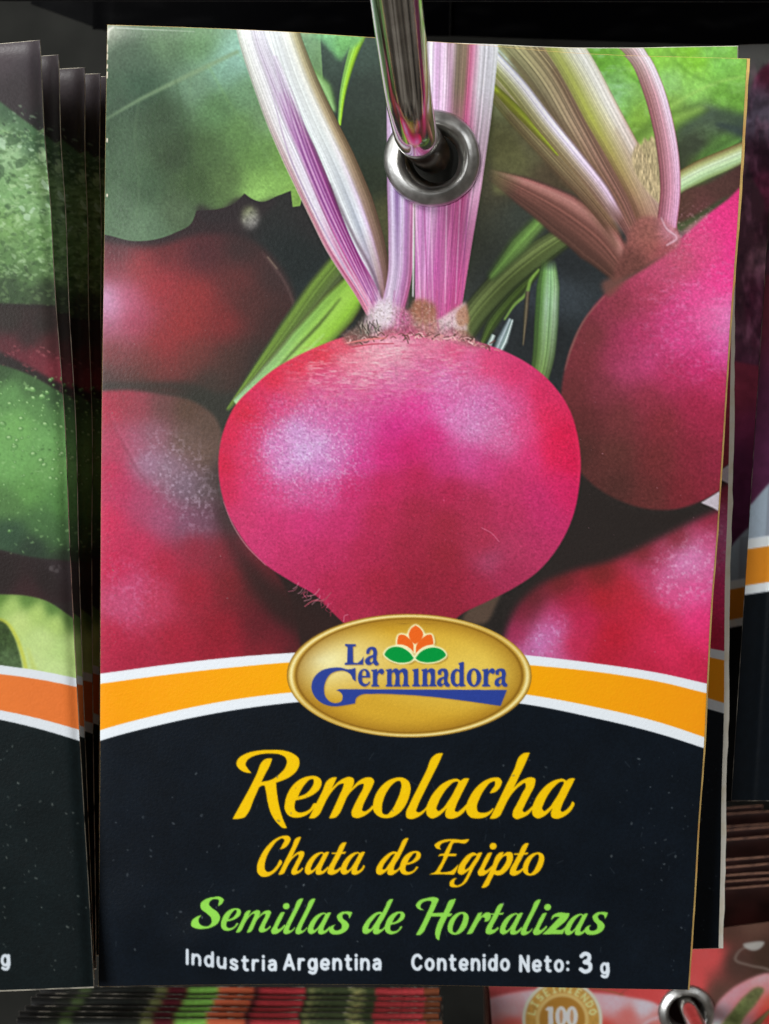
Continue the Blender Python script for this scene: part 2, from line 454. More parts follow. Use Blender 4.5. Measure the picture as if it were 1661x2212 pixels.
    S([gr], [(1090, 115, 205, 222, 214), (1140, 110, 170, 185, 150), (1180, 125, 165, 186, 140), (1150, 180, 150, 158, 108), (1240, 115, 150, 182, 130), (1250, 200, 118, 172, 130), (1300, 130, 112, 170, 66), (1320, 185, 128, 180, 104), (1330, 240, 130, 182, 92), (1305, 215, 150, 200, 160), (1380, 130, 130, 186, 70), (1430, 120, 138, 194, 80), (1440, 175, 144, 196, 112), (1500, 130, 132, 190, 66), (1450, 230, 138, 178, 88), (1500, 195, 148, 202, 104),
             (1560, 130, 130, 190, 92), (1590, 170, 124, 178, 82), (1560, 210, 118, 172, 74), (1600, 220, 110, 160, 68), (1530, 250, 88, 104, 84), (1480, 270, 84, 98, 76), (1560, 270, 74, 88, 72), (1600, 280, 66, 80, 70), (1430, 300, 82, 100, 66), (1450, 340, 70, 78, 60), (1400, 350, 72, 86, 60), (1500, 310, 66, 74, 62), (1570, 305, 102, 146, 70), (1530, 340, 106, 152, 72), (1580, 340, 76, 100, 62), (1500, 365, 86, 104, 56), (1600, 340, 54, 62, 60), (1470, 385, 72, 70, 56), (1550, 395, 74, 74, 60), (1380, 260, 132, 172, 74), (1360, 300, 112, 146, 64), (1380, 390, 90, 90, 66), (1150, 300, 96, 94, 70), (1100, 330, 98, 98, 66), (1200, 380, 82, 72, 56)], soft=5, r=20, grain=0.12, gs=12, seed=8)
    p.mottle([[(1220, 90), (1640, 90), (1640, 250), (1240, 270)]], 18, 0.25, 31, soft=8, add=(190, 232, 170), oct=3, sx=1.3, sy=0.9)
    p.mottle([[(1220, 110), (1330, 120), (1340, 250), (1260, 240)]], 14, 0.5, 32, soft=12, add=(200, 235, 225), oct=3, sx=1.8)
    p.line([(1550, 268), (1590, 280), (1625, 300)], [10, 18, 14], (60, 72, 74), soft=4, alpha=0.8)
    p.line([(1490, 372), (1540, 350), (1605, 312)], [10, 14, 16], (58, 66, 62), soft=4, alpha=0.85)
    # leaf veins and folds
    for q, wv, c, al in (([(300, 216), (292, 290), (300, 380), (296, 470)], 3, (104, 128, 96), .4), ([(380, 176), (396, 260), (408, 350), (404, 430)], 3.5, (58, 82, 54), .4),
                         ([(450, 142), (500, 230), (560, 310), (600, 380)], 4, (130, 168, 110), .35), ([(512, 112), (560, 170), (600, 240)], 3, (140, 180, 130), .35), ([(350, 195), (330, 270), (340, 340)], 2.5, (58, 84, 58), .4),
                         ([(1262, 130), (1310, 180), (1345, 250)], 3, (176, 220, 150), .45), ([(1420, 250), (1490, 205), (1560, 175), (1610, 165)], 6, (176, 214, 118), .4), ([(1400, 300), (1460, 262), (1530, 238)], 7, (100, 132, 60), .5),
                         ([(1250, 120), (1280, 150), (1300, 210)], 5, (84, 136, 66), .45), ([(1455, 130), (1500, 165), (1590, 190)], 5, (92, 140, 56), .4), ([(1330, 120), (1355, 160), (1400, 190)], 4, (84, 136, 52), .4)):
        p.line(q, wv, c, soft=1.6, alpha=al)
    p.fill([[(1470, 290), (1520, 262), (1560, 258), (1600, 276), (1625, 300), (1625, 262), (1580, 240), (1530, 236), (1480, 262)]], (70, 84, 74), soft=7, alpha=.7)
    p.fill([[(1440, 330), (1480, 300), (1530, 300), (1500, 330), (1470, 380), (1440, 390)]], (64, 70, 56), soft=8, alpha=.7)
    p.stem([(1500, 370), (1545, 340), (1600, 300)], [10, 40, 20], [(-1, (80, 110, 60)), (0, (112, 160, 80)), (1, (70, 96, 56))], soft=6, alpha=.8)
    p.stem([(1300, 420), (1370, 330), (1440, 268), (1520, 232)], [20, 46, 46, 20], [(-1, (110, 150, 64)), (0, (150, 190, 90)), (1, (90, 120, 56))], soft=6, alpha=.7)
    # thin leaf stalk by the hook
    p.stem([(800, 20), (758, 130), (741, 200), (733, 270)], [34, 20, 14, 8], [(-1, (120, 165, 96)), (-.2, (150, 200, 90)), (.4, (160, 206, 60)), (1, (84, 112, 44))], streak=0.1, seed=19, soft=1.0)
    S([[(640, 20, 1), (790, 20, 1), (780, 90), (752, 110), (735, 130), (715, 110), (690, 85), (650, 78)]], [(660, 60, 130, 150, 120), (700, 80, 132, 190, 140), (740, 90, 120, 178, 110), (690, 100, 120, 180, 132)], soft=4, grain=0.15, gs=8)
    p.stem([(672, 150), (700, 190), (722, 240)], [10, 30, 10], [(-1, (90, 120, 70)), (0, (150, 190, 130)), (1, (110, 150, 90))], soft=3)
    # ---- leaf stalks of the right hand root
    p.stem([(1050, 372), (1130, 412), (1215, 462), (1290, 520), (1350, 590)], [20, 62, 96, 104, 60], [(-1, (86, 62, 54)), (-.3, (112, 76, 68)), (.2, (128, 86, 78)), (.65, (166, 120, 114)), (.85, (150, 100, 96)), (1, (84, 60, 56))], streak=0.14, freq=10, seed=21, soft=2.4, ends=(0.22, 0))
    p.stem([(1060, 165), (1130, 250), (1215, 345), (1290, 430), (1350, 510)], [66, 66, 60, 56, 50],
           [(0.0, [(-1, (110, 112, 70)), (-.3, (152, 152, 108)), (.3, (168, 168, 128)), (.75, (205, 205, 200)), (1, (170, 168, 160))]),
            (0.5, [(-1, (96, 86, 64)), (-.3, (150, 138, 104)), (.2, (150, 138, 106)), (.6, (204, 190, 204)), (.85, (214, 198, 222)), (1, (140, 110, 110))]),
            (1.0, [(-1, (100, 66, 58)), (-.2, (150, 112, 94)), (.5, (196, 168, 186)), (.85, (205, 170, 200)), (1, (140, 100, 100))])], streak=0.14, freq=24, seed=22, soft=1.2, ends=(0, 0.1))
    p.stem([(1060, 182), (1110, 232), (1165, 288), (1205, 335)], [14, 20, 18, 6], [(-1, (120, 130, 50)), (0, (172, 190, 66)), (1, (110, 116, 50))], soft=1.4)
    p.stem([(1060, 20), (1190, 170), (1240, 260), (1290, 350), (1345, 445), (1375, 510)], [90, 92, 84, 76, 60, 40],
           [(0.0, [(-1, (160, 168, 120)), (-.3, (176, 180, 132)), (.3, (166, 166, 120)), (1, (128, 124, 84))]),
            (0.5, [(-1, (110, 100, 84)), (-.4, (162, 146, 120)), (.2, (150, 128, 108)), (.8, (130, 104, 92)), (1, (100, 78, 70))]),
            (1.0, [(-1, (110, 74, 72)), (0, (152, 102, 98)), (1, (110, 76, 70))])], streak=0.18, freq=18, seed=23, soft=1.8)
    p.stem([(1062, 125), (1120, 190), (1175, 262), (1235, 335), (1300, 415), (1342, 480)], [40, 44, 44, 42, 38, 26],
           [(0.0, [(-1, (132, 142, 74)), (-.2, (196, 202, 160)), (.4, (222, 224, 228)), (.8, (206, 212, 226)), (1, (140, 140, 110))]),
            (0.5, [(-1, (124, 112, 74)), (-.3, (170, 160, 130)), (.3, (214, 208, 224)), (.7, (220, 214, 234)), (1, (120, 100, 90))]),
            (1.0, [(-1, (120, 86, 80)), (0, (186, 156, 168)), (.6, (206, 176, 204)), (1, (130, 90, 92))])], streak=0.14, freq=16, seed=24, soft=1.1, ends=(0, 0.12))
    p.stem([(1165, 20), (1250, 150), (1300, 245), (1350, 335), (1398, 430), (1432, 530)], [72, 78, 78, 74, 74, 84],
           [(0.0, [(-1, (158, 166, 110)), (-.5, (180, 190, 120)), (.1, (214, 220, 208)), (.6, (224, 230, 224)), (1, (190, 205, 180))]),
            (0.45, [(-1, (150, 150, 84)), (-.6, (176, 182, 92)), (-.1, (196, 194, 150)), (.45, (222, 220, 212)), (.8, (226, 220, 216)), (1, (176, 160, 140))]),
            (0.8, [(-1, (130, 96, 78)), (-.5, (176, 146, 116)), (.1, (190, 166, 144)), (.6, (205, 180, 172)), (1, (150, 116, 108))]),
            (1.0, [(-1, (120, 74, 70)), (0, (160, 106, 100)), (1, (140, 86, 88))])], streak=0.12, freq=20, seed=25, soft=1.4)
    for q, wv, c, al in (([(1078, 202), (1160, 292), (1250, 396), (1330, 492)], 9, (84, 66, 48), .55), ([(1104, 128), (1186, 232), (1264, 330), (1334, 430), (1366, 490)], 9, (92, 72, 54), .5),
                         ([(1196, 150), (1256, 256), (1318, 362), (1380, 470)], 8, (104, 80, 62), .5), ([(1100, 250), (1180, 345), (1260, 440), (1330, 530)], 12, (96, 74, 56), .4), ([(1330, 280), (1374, 370), (1420, 460)], 5, (120, 90, 74), .4)):
        p.line(q, wv, c, soft=4, alpha=al)
    p.fill([[(1366, 330), (1378, 306, 1), (1385, 314, 1), (1392, 296, 1), (1400, 306, 1), (1408, 292, 1), (1418, 304, 1), (1425, 360), (1424, 440), (1408, 425)]], (184, 168, 132), soft=2.2, alpha=0.95)
    p.mottle([[(1366, 330), (1378, 306, 1), (1385, 314, 1), (1392, 296, 1), (1400, 306, 1), (1408, 292, 1), (1418, 304, 1), (1425, 360), (1424, 440), (1408, 425)]], 5, 0.25, 41, sx=0.6, sy=2.4)
    p.stem([(1440, 410), (1520, 366), (1570, 345), (1625, 322)], [44, 46, 46, 46], [(-1, (130, 150, 96)), (-.5, (178, 206, 160)), (.1, (206, 224, 190)), (.5, (176, 184, 130)), (1, (116, 100, 64))], streak=0.08, freq=7, seed=27, soft=1.3)
    S([[(1470, 420), (1530, 395), (1640, 350), (1640, 400), (1560, 430), (1500, 465), (1465, 480)]], [(1480, 440, 92, 66, 58), (1560, 400, 88, 62, 58), (1610, 380, 82, 56, 54), (1510, 450, 104, 66, 66)], soft=3, grain=0.08)
    p.stem([(1290, 60), (1380, 125), (1410, 190), (1430, 260), (1444, 340), (1448, 410), (1440, 490)], [34, 42, 46, 46, 46, 44, 44],
           [(0.0, [(-1, (150, 150, 130)), (0, (206, 212, 208)), (.6, (216, 222, 222)), (1, (170, 178, 150))]),
            (0.4, [(-1, (124, 84, 84)), (-.5, (176, 130, 132)), (.1, (196, 156, 166)), (.6, (222, 206, 220)), (.9, (214, 200, 214)), (1, (140, 110, 110))]),
            (1.0, [(-1, (130, 74, 84)), (-.3, (190, 128, 150)), (.4, (206, 150, 180)), (.8, (214, 160, 196)), (1, (150, 90, 110))])], streak=0.16, freq=16, seed=26, soft=1.1)
    # ---- right hand root
    b3 = [(1670, 352, 1), (1612, 392), (1575, 428), (1530, 462), (1480, 505), (1425, 555), (1370, 592), (1310, 632), (1262, 690), (1230, 760), (1214, 830), (1212, 920), (1232, 990), (1275, 1042), (1340, 1082), (1410, 1101), (1470, 1098), (1520, 1080), (1565, 1055), (1670, 1000, 1)]
    S([b3], [(1600, 420, 220, 62, 130), (1570, 470, 232, 66, 140), (1600, 540, 238, 60, 146), (1560, 600, 236, 72, 150), (1520, 540, 222, 84, 140), (1470, 560, 192, 90, 118), (1440, 590, 190, 84, 118), (1500, 640, 226, 84, 152), (1450, 680, 210, 74, 136), (1400, 640, 176, 72, 100), (1340, 660, 146, 66, 80), (1370, 720, 186, 66, 110), (1400, 780, 204, 76, 132), (1330, 760, 170, 66, 98), (1350, 790, 186, 76, 118), (1280, 730, 128, 64, 68), (1262, 780, 132, 62, 68), (1240, 840, 116, 58, 60), (1300, 840, 138, 64, 76),
             (1470, 730, 220, 80, 148), (1540, 680, 230, 110, 170), (1575, 690, 224, 132, 190), (1590, 740, 222, 130, 192), (1560, 760, 220, 84, 158), (1510, 790, 210, 60, 124), (1450, 810, 190, 60, 104), (1550, 830, 198, 56, 104), (1400, 860, 152, 60, 78), (1500, 870, 170, 50, 82), (1340, 900, 122, 62, 64), (1430, 910, 138, 56, 64), (1540, 910, 168, 50, 80), (1260, 900, 104, 54, 54), (1250, 970, 86, 52, 48), (1330, 980, 104, 60, 56), (1420, 990, 122, 56, 58), (1500, 980, 142, 50, 66), (1550, 1000, 156, 50, 76), (1330, 1050, 88, 54, 50), (1410, 1070, 106, 56, 54), (1470, 1060, 130, 50, 58), (1520, 1050, 144, 50, 66)], soft=2.0, r=34, p=2.0, grain=0.06, gs=5, seed=33)
    skin(p, b3, 0.6)
    p.mottle([[(1420, 600), (1620, 560), (1620, 800), (1440, 800), (1380, 740)]], 8, 0.38, 42, soft=24, add=(240, 170, 215), oct=3, sx=1.4)
    p.mottle([b3], 5, 0.06, 43, oct=2)
    p.line([(1305, 640), (1262, 692), (1234, 752), (1220, 800)], [2, 4, 5, 2], (170, 120, 112), soft=1.5, alpha=0.6)
    p.fill([[(1300, 612), (1330, 596), (1380, 560), (1440, 545), (1420, 560), (1360, 600), (1310, 640)]], (128, 86, 78), soft=4, alpha=0.85)
    S([[(1385, 470), (1440, 478), (1462, 500), (1470, 520), (1420, 560), (1370, 590), (1330, 600), (1345, 540)]], [(1400, 500, 150, 98, 90), (1445, 500, 190, 130, 146), (1430, 540, 166, 86, 96), (1370, 570, 112, 72, 66), (1410, 530, 150, 94, 86)], soft=4, grain=0.14, gs=6)
    p.line([(1428, 470), (1440, 494), (1462, 514), (1440, 530)], [2, 3, 4, 3], (228, 196, 212), soft=1.2, alpha=0.8)
    p.line([(1462, 514), (1490, 492), (1530, 462)], [5, 9, 4], (206, 140, 156), soft=3, alpha=0.7)
    p.mottle([[(1440, 480), (1540, 450), (1530, 510), (1450, 560)]], 6, 0.5, 44, soft=10, add=(225, 175, 190), oct=3)
    # dark hollow under it
    p.fill([[(1256, 960), (1262, 1040), (1330, 1092), (1410, 1110), (1480, 1106), (1515, 1086), (1470, 1130), (1380, 1170), (1300, 1215), (1230, 1260), (1150, 1310), (1100, 1330), (1190, 1190), (1236, 1100), (1256, 1020)]], (50, 44, 42), soft=6, alpha=0.97)
    p.fill([[(1040, 1290), (1085, 1268), (1070, 1310), (1050, 1345), (1000, 1340)]], (98, 80, 68), soft=3, alpha=0.9)
    # ---- root, lower right
    b4 = [(1100, 1345), (1118, 1310), (1160, 1268), (1230, 1236), (1320, 1212), (1420, 1165), (1500, 1125), (1560, 1100), (1670, 1060, 1), (1670, 1520, 1), (1080, 1520, 1), (1085, 1400)]
    S([b4], [(1130, 1320, 120, 42, 58), (1150, 1290, 98, 42, 46), (1210, 1262, 108, 44, 44), (1300, 1240, 122, 46, 46), (1390, 1195, 116, 46, 46), (1460, 1160, 132, 50, 60), (1530, 1125, 148, 50, 70), (1120, 1370, 158, 48, 84), (1140, 1410, 190, 108, 160), (1165, 1390, 205, 140, 200), (1190, 1360, 206, 122, 182), (1200, 1330, 190, 66, 116), (1190, 1410, 196, 96, 146), (1230, 1300, 172, 42, 68), (1260, 1340, 190, 44, 84), (1240, 1390, 192, 46, 82), (1300, 1290, 176, 42, 54),
             (1350, 1270, 184, 46, 62), (1370, 1320, 192, 44, 68), (1320, 1370, 186, 38, 58), (1300, 1420, 184, 40, 62), (1390, 1240, 192, 66, 106), (1420, 1205, 176, 66, 100), (1440, 1240, 212, 112, 164), (1470, 1215, 218, 140, 192), (1500, 1200, 216, 138, 188), (1450, 1280, 216, 92, 146), (1530, 1165, 205, 92, 140), (1540, 1210, 222, 110, 168), (1500, 1280, 226, 96, 158), (1420, 1340, 204, 48, 84), (1440, 1400, 214, 52, 94), (1400, 1440, 190, 44, 74), (1510, 1340, 232, 64, 130), (1530, 1390, 224, 56, 112), (1500, 1430, 200, 46, 82), (1560, 1440, 186, 44, 76), (1590, 1300, 214, 70, 132)], soft=6, r=30, p=2.0, grain=0.06, gs=5, seed=44)
    p.mottle([[(1400, 1240), (1470, 1170), (1560, 1160), (1550, 1270), (1440, 1310)]], 8, 0.55, 45, soft=18, add=(238, 205, 232), oct=3)
    p.mottle([[(1125, 1420), (1180, 1340), (1215, 1330), (1200, 1400), (1150, 1440)]], 7, 0.6, 46, soft=10, add=(225, 200, 236), oct=3)
    p.fill([[(1514, 1086, 1), (1540, 1070), (1572, 1050, 1), (1572, 1120, 1), (1545, 1100), (1514, 1086, 1)]], (206, 196, 206), soft=1.2)
    # ---- twin stalks of the main root
    A2b = [(0.0, [(-1, (224, 230, 230)), (-.3, (216, 220, 222)), (.2, (222, 224, 218)), (.55, (190, 190, 160)), (.8, (160, 160, 124)), (1, (112, 114, 86))]),
           (0.45, [(-1, (224, 232, 234)), (-.3, (226, 232, 234)), (.1, (206, 212, 212)), (.4, (222, 222, 220)), (.62, (176, 160, 132)), (.85, (128, 110, 84)), (1, (88, 74, 54))]),
           (0.75, [(-1, (222, 228, 236)), (-.4, (224, 228, 234)), (-.1, (176, 182, 196)), (.15, (222, 224, 234)), (.38, (202, 180, 206)), (.5, (150, 124, 116)), (.8, (120, 98, 82)), (1, (86, 66, 54))]),
           (1.0, [(-1, (214, 200, 220)), (-.2, (200, 170, 200)), (.1, (150, 112, 112)), (1, (80, 58, 50))])]
    p.stem([(588, 0), (618, 100), (642, 170), (682, 265), (722, 350), (760, 440), (790, 520), (812, 590), (826, 655)], [70, 76, 82, 88, 92, 92, 80, 62, 40], A2b, streak=0.10, freq=20, seed=51, soft=1.0)
    A1 = [(0.0, [(-1, (170, 182, 168)), (-.8, (208, 216, 208)), (-.3, (224, 228, 228)), (.2, (210, 214, 218)), (.6, (226, 230, 234)), (1, (224, 230, 234))]),
          (0.28, [(-1, (176, 178, 166)), (-.8, (206, 206, 202)), (-.2, (224, 224, 228)), (.15, (184, 170, 192)), (.4, (206, 198, 214)), (.7, (196, 188, 206)), (1, (222, 226, 232))]),
          (0.48, [(-1, (190, 176, 170)), (-.82, (196, 170, 174)), (-.6, (214, 208, 214)), (-.1, (214, 212, 224)), (.15, (166, 118, 166)), (.5, (158, 104, 160)), (.8, (160, 96, 150)), (1, (110, 88, 110))]),
          (0.65, [(-1, (206, 180, 176)), (-.84, (188, 130, 146)), (-.6, (218, 216, 224)), (-.2, (214, 206, 222)), (0, (176, 112, 164)), (.4, (168, 96, 162)), (.75, (154, 66, 136)), (1, (108, 56, 98))]),
          (0.85, [(-1, (206, 168, 180)), (-.75, (178, 92, 128)), (-.5, (220, 200, 214)), (-.25, (186, 110, 152)), (.1, (190, 104, 160)), (.5, (170, 66, 132)), (.9, (148, 58, 126)), (1, (150, 90, 140))]),
          (1.0, [(-1, (190, 120, 140)), (-.4, (214, 150, 178)), (.2, (196, 130, 176)), (.6, (216, 200, 222)), (1, (200, 160, 190))])]
    p.stem([(528, 0), (552, 100), (578, 170), (614, 262), (648, 338), (680, 410), (702, 462), (730, 525), (758, 575), (786, 620), (812, 672)], [62, 64, 70, 74, 76, 72, 66, 60, 54, 50, 44], A1, streak=0.15, freq=22, seed=52, soft=0.9, drift=0.35)
    # fine fibres
    for k, (o, c, a) in enumerate([(-22, (150, 120, 165), .5), (-6, (230, 226, 238), .5), (6, (140, 84, 150), .55), (14, (222, 190, 222), .4), (22, (132, 60, 130), .5)]):
        p.line([(600 + o * .6, 200), (648 + o, 338), (702 + o * .9, 462), (758 + o * .7, 575), (805 + o * .5, 660)], [1, 3, 3.2, 3, 2], c, soft=0.9, alpha=a)
    p.line([(712, 395), (735, 450), (765, 513), (800, 578), (826, 645)], [3, 6, 6, 6, 4], (72, 50, 66), soft=1.6, alpha=.65)
    for o in (0, 9, 17, 25):
        p.line([(588 + o * .3, 120), (606 + o * .7, 190), (652 + o, 338), (700 + o * .95, 452), (754 + o * .75, 560), (800 + o * .5, 650)], [.4, 1.0, 2.4, 2.6, 2.4, 2], (212, 176, 212), soft=0.8, alpha=.5)
        p.line([(591 + o * .3, 120), (610 + o * .7, 190), (657 + o, 338), (705 + o * .95, 452), (758 + o * .75, 560), (803 + o * .5, 650)], [.4, .8, 2.2, 2.4, 2.2, 2], (112, 50, 120), soft=0.8, alpha=.5)
    B1 = [(0.0, [(-1, (216, 205, 226)), (0, (186, 160, 200)), (1, (216, 206, 226))]),
          (0.6, [(-1, (150, 112, 150)), (-.65, (210, 200, 226)), (-.3, (150, 118, 172)), (.1, (214, 204, 228)), (.4, (160, 116, 168)), (.7, (190, 150, 190)), (.9, (176, 96, 140)), (1, (190, 130, 165))]),
          (1.0, [(-1, (200, 170, 200)), (-.3, (226, 214, 228)), (.2, (184, 130, 176)), (1, (176, 96, 140))])]
    p.stem([(865, 0), (866, 200), (866, 400), (866, 520), (864, 590), (852, 650), (832, 705)], [62, 62, 60, 54, 52, 50, 56], B1, streak=0.14, freq=16, seed=53, soft=0.9)
    B2 = [(0.0, [(-1, (226, 228, 230)), (-.62, (226, 224, 230)), (-.5, (204, 172, 208)), (-.3, (222, 206, 226)), (-.2, (160, 130, 142)), (-.08, (216, 206, 216)), (.04, (122, 112, 96)), (.24, (142, 122, 106)), (.36, (190, 120, 148)), (.46, (196, 150, 176)), (.56, (216, 216, 222)), (.8, (206, 210, 216)), (1, (226, 232, 232))]),
          (0.27, [(-1, (226, 222, 232)), (-.6, (220, 208, 226)), (-.45, (204, 168, 204)), (-.26, (224, 204, 224)), (-.12, (186, 150, 176)), (.02, (126, 112, 98)), (.22, (136, 116, 100)), (.34, (190, 104, 140)), (.48, (206, 170, 190)), (.6, (216, 212, 222)), (.85, (208, 206, 216)), (1, (220, 222, 226))]),
          (0.55, [(-1, (226, 214, 230)), (-.8, (186, 130, 184)), (-.4, (214, 188, 216)), (-.1, (196, 128, 172)), (.2, (206, 112, 162)), (.5, (190, 92, 142)), (.75, (220, 186, 210)), (1, (206, 166, 192))]),
          (0.85, [(-1, (190, 120, 176)), (-.6, (206, 152, 198)), (-.2, (186, 96, 160)), (.2, (202, 120, 172)), (.6, (188, 84, 146)), (1, (214, 116, 168))]),
          (1.0, [(-1, (206, 150, 176)), (-.2, (196, 110, 160)), (.4, (184, 80, 136)), (1, (196, 90, 140))])]
    p.stem([(990, 0), (986, 120), (979, 250), (968, 400), (958, 520), (950, 620), (945, 690)], [182, 178, 164, 144, 124, 108, 96], B2, streak=0.15, freq=38, seed=54, soft=0.8, drift=0.5)
    p.line([(893, 430), (893, 540), (892, 640)], [3, 5, 3], (232, 228, 236), soft=1.0, alpha=0.8)
    p.line([(886, 430), (886, 560), (880, 660)], [2, 4, 3], (150, 90, 120), soft=1.2, alpha=0.6)
    for k, x in enumerate([906, 922, 934, 948, 962, 974, 986, 1000]):
        p.line([(x + (x - 950) * .22, 430), (x + (x - 950) * .08, 540), (x - (x - 950) * .06, 655)], [2.4, 3.2, 2], [(236, 206, 228), (166, 72, 136), (232, 190, 220), (170, 84, 150)][k % 4], soft=0.9, alpha=0.55)
    # ---- the main root
    b0 = [(742, 728), (690, 747), (640, 770), (590, 799), (548, 834), (508, 876), (483, 930), (472, 990), (478, 1062), (492, 1108), (518, 1155), (545, 1191), (573, 1219), (627, 1255), (686, 1290), (720, 1325), (775, 1372), (860, 1400), (950, 1380), (990, 1332), (1051, 1300), (1105, 1273), (1159, 1237), (1205, 1183), (1238, 1114), (1251, 1052), (1254, 993), (1247, 938), (1230, 884), (1188, 824), (1148, 790), (1106, 766), (1050, 744), (985, 728), (900, 722), (820, 720)]
    sm = [(745, 740, 214, 84, 104), (690, 765, 214, 66, 84), (640, 790, 214, 60, 84), (590, 820, 212, 52, 78), (560, 860, 208, 54, 96), (525, 890, 206, 44, 72), (500, 940, 206, 42, 80), (486, 1000, 200, 38, 72), (486, 1060, 200, 46, 88), (520, 1120, 200, 62, 112), (520, 990, 206, 62, 108), (545, 1050, 208, 62, 116), (540, 940, 206, 64, 112),
          (600, 870, 206, 80, 132), (590, 960, 208, 134, 190), (640, 930, 206, 160, 210), (650, 980, 210, 176, 222), (690, 960, 208, 168, 214), (620, 1010, 208, 146, 200), (690, 1010, 206, 138, 196), (730, 970, 206, 124, 182), (740, 920, 206, 104, 166), (680, 890, 206, 116, 172), (640, 1050, 204, 98, 154), (700, 1060, 204, 80, 140), (590, 1070, 208, 74, 132), (780, 990, 206, 72, 146),
          (640, 830, 214, 90, 122), (700, 820, 208, 96, 138), (680, 850, 206, 92, 144), (760, 780, 222, 140, 160), (800, 770, 226, 168, 182), (860, 760, 222, 160, 178), (780, 820, 212, 118, 156), (750, 860, 206, 96, 152), (850, 810, 208, 124, 166), (830, 860, 206, 84, 150), (920, 750, 216, 130, 160), (920, 800, 212, 110, 160), (980, 760, 214, 100, 138), (960, 820, 214, 130, 184), (1000, 790, 214, 110, 160),
          (900, 880, 216, 66, 146), (850, 920, 206, 54, 136), (780, 920, 206, 80, 152), (950, 870, 218, 104, 172), (980, 900, 214, 132, 188), (1020, 920, 208, 142, 192), (1030, 880, 208, 128, 186), (1060, 920, 208, 128, 178), (1090, 950, 208, 106, 158), (1050, 850, 208, 116, 172), (1090, 880, 212, 108, 166), (1060, 790, 216, 76, 124), (1110, 810, 216, 64, 116), (1120, 860, 216, 84, 142), (1160, 850, 220, 54, 104), (1130, 920, 218, 82, 138), (1180, 900, 222, 50, 96), (1210, 940, 218, 38, 84), (1190, 980, 222, 42, 90), (1235, 1000, 216, 36, 86), (1150, 990, 214, 62, 124), (1210, 1050, 210, 48, 108), (1240, 1060, 206, 42, 100),
          (930, 940, 206, 48, 124), (880, 970, 200, 42, 112), (830, 980, 204, 48, 124), (830, 1050, 190, 46, 96), (760, 1060, 196, 52, 110), (900, 1030, 182, 44, 88), (960, 1000, 196, 58, 122), (1010, 990, 204, 80, 146), (1060, 1010, 202, 66, 128), (1100, 1040, 194, 58, 108), (970, 1060, 176, 46, 84), (900, 1100, 164, 46, 74), (960, 1130, 158, 46, 68), (1030, 1090, 174, 52, 86), (1100, 1110, 184, 56, 98), (1160, 1070, 196, 54, 112), (1180, 1120, 194, 54, 110),
          (820, 1120, 180, 48, 86), (740, 1130, 194, 54, 110), (660, 1130, 202, 58, 120), (590, 1130, 204, 60, 118), (560, 1180, 200, 62, 116), (620, 1200, 192, 56, 106), (700, 1200, 188, 52, 100), (790, 1190, 176, 46, 84), (880, 1180, 160, 44, 70), (960, 1200, 152, 44, 62), (1040, 1170, 170, 54, 82), (1060, 1210, 168, 74, 108), (1110, 1180, 180, 62, 100), (1150, 1160, 186, 58, 104), (1090, 1235, 168, 52, 88),
          (640, 1250, 186, 52, 98), (720, 1260, 178, 46, 84), (760, 1310, 172, 46, 78), (820, 1260, 166, 42, 68), (900, 1260, 150, 40, 60), (980, 1260, 154, 42, 64), (1030, 1270, 160, 46, 74), (880, 1330, 152, 42, 62), (960, 1320, 150, 42, 62)]
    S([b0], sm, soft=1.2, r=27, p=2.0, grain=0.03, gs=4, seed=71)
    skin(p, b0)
    # skin: pores and pale speckle on the lights
    p.mottle([b0], 4.2, 0.05, 72, oct=2)
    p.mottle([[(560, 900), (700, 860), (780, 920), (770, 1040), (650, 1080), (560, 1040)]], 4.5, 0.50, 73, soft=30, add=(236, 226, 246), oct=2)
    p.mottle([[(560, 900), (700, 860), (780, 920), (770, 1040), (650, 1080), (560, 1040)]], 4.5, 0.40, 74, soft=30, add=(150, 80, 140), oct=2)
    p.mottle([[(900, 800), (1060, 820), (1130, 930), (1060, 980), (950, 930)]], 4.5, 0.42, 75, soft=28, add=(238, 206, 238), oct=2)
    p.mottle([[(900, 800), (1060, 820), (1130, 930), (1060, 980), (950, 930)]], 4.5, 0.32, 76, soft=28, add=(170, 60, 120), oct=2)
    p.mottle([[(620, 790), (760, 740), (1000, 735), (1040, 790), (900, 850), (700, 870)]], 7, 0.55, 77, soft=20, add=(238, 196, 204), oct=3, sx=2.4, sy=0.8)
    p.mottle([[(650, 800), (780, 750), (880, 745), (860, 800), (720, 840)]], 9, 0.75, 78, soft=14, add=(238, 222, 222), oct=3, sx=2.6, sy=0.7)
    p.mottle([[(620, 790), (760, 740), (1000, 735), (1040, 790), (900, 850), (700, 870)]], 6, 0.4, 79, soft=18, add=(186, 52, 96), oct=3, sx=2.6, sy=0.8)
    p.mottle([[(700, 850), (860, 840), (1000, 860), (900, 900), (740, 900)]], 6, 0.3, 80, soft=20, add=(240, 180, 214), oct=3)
    p.speck((520, 880, 1230, 1290), 110, 1.6, (226, 130, 170), 81, alpha=0.35)
    p.line([(1040, 1140), (1062, 1152), (1078, 1170)], 2, (220, 130, 160), alpha=0.5)
    p.line([(483, 1084), (502, 1132), (530, 1176), (574, 1221)], [1, 2, 2.4, 1.5], (226, 150, 170), soft=0.9, alpha=0.6)
    # rim lights
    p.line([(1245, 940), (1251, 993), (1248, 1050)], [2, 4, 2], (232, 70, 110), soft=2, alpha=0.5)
    p.line([(600, 803), (556, 836), (520, 878), (492, 932)], [2, 4, 4, 2], (206, 46, 84), soft=2.5, alpha=0.4)
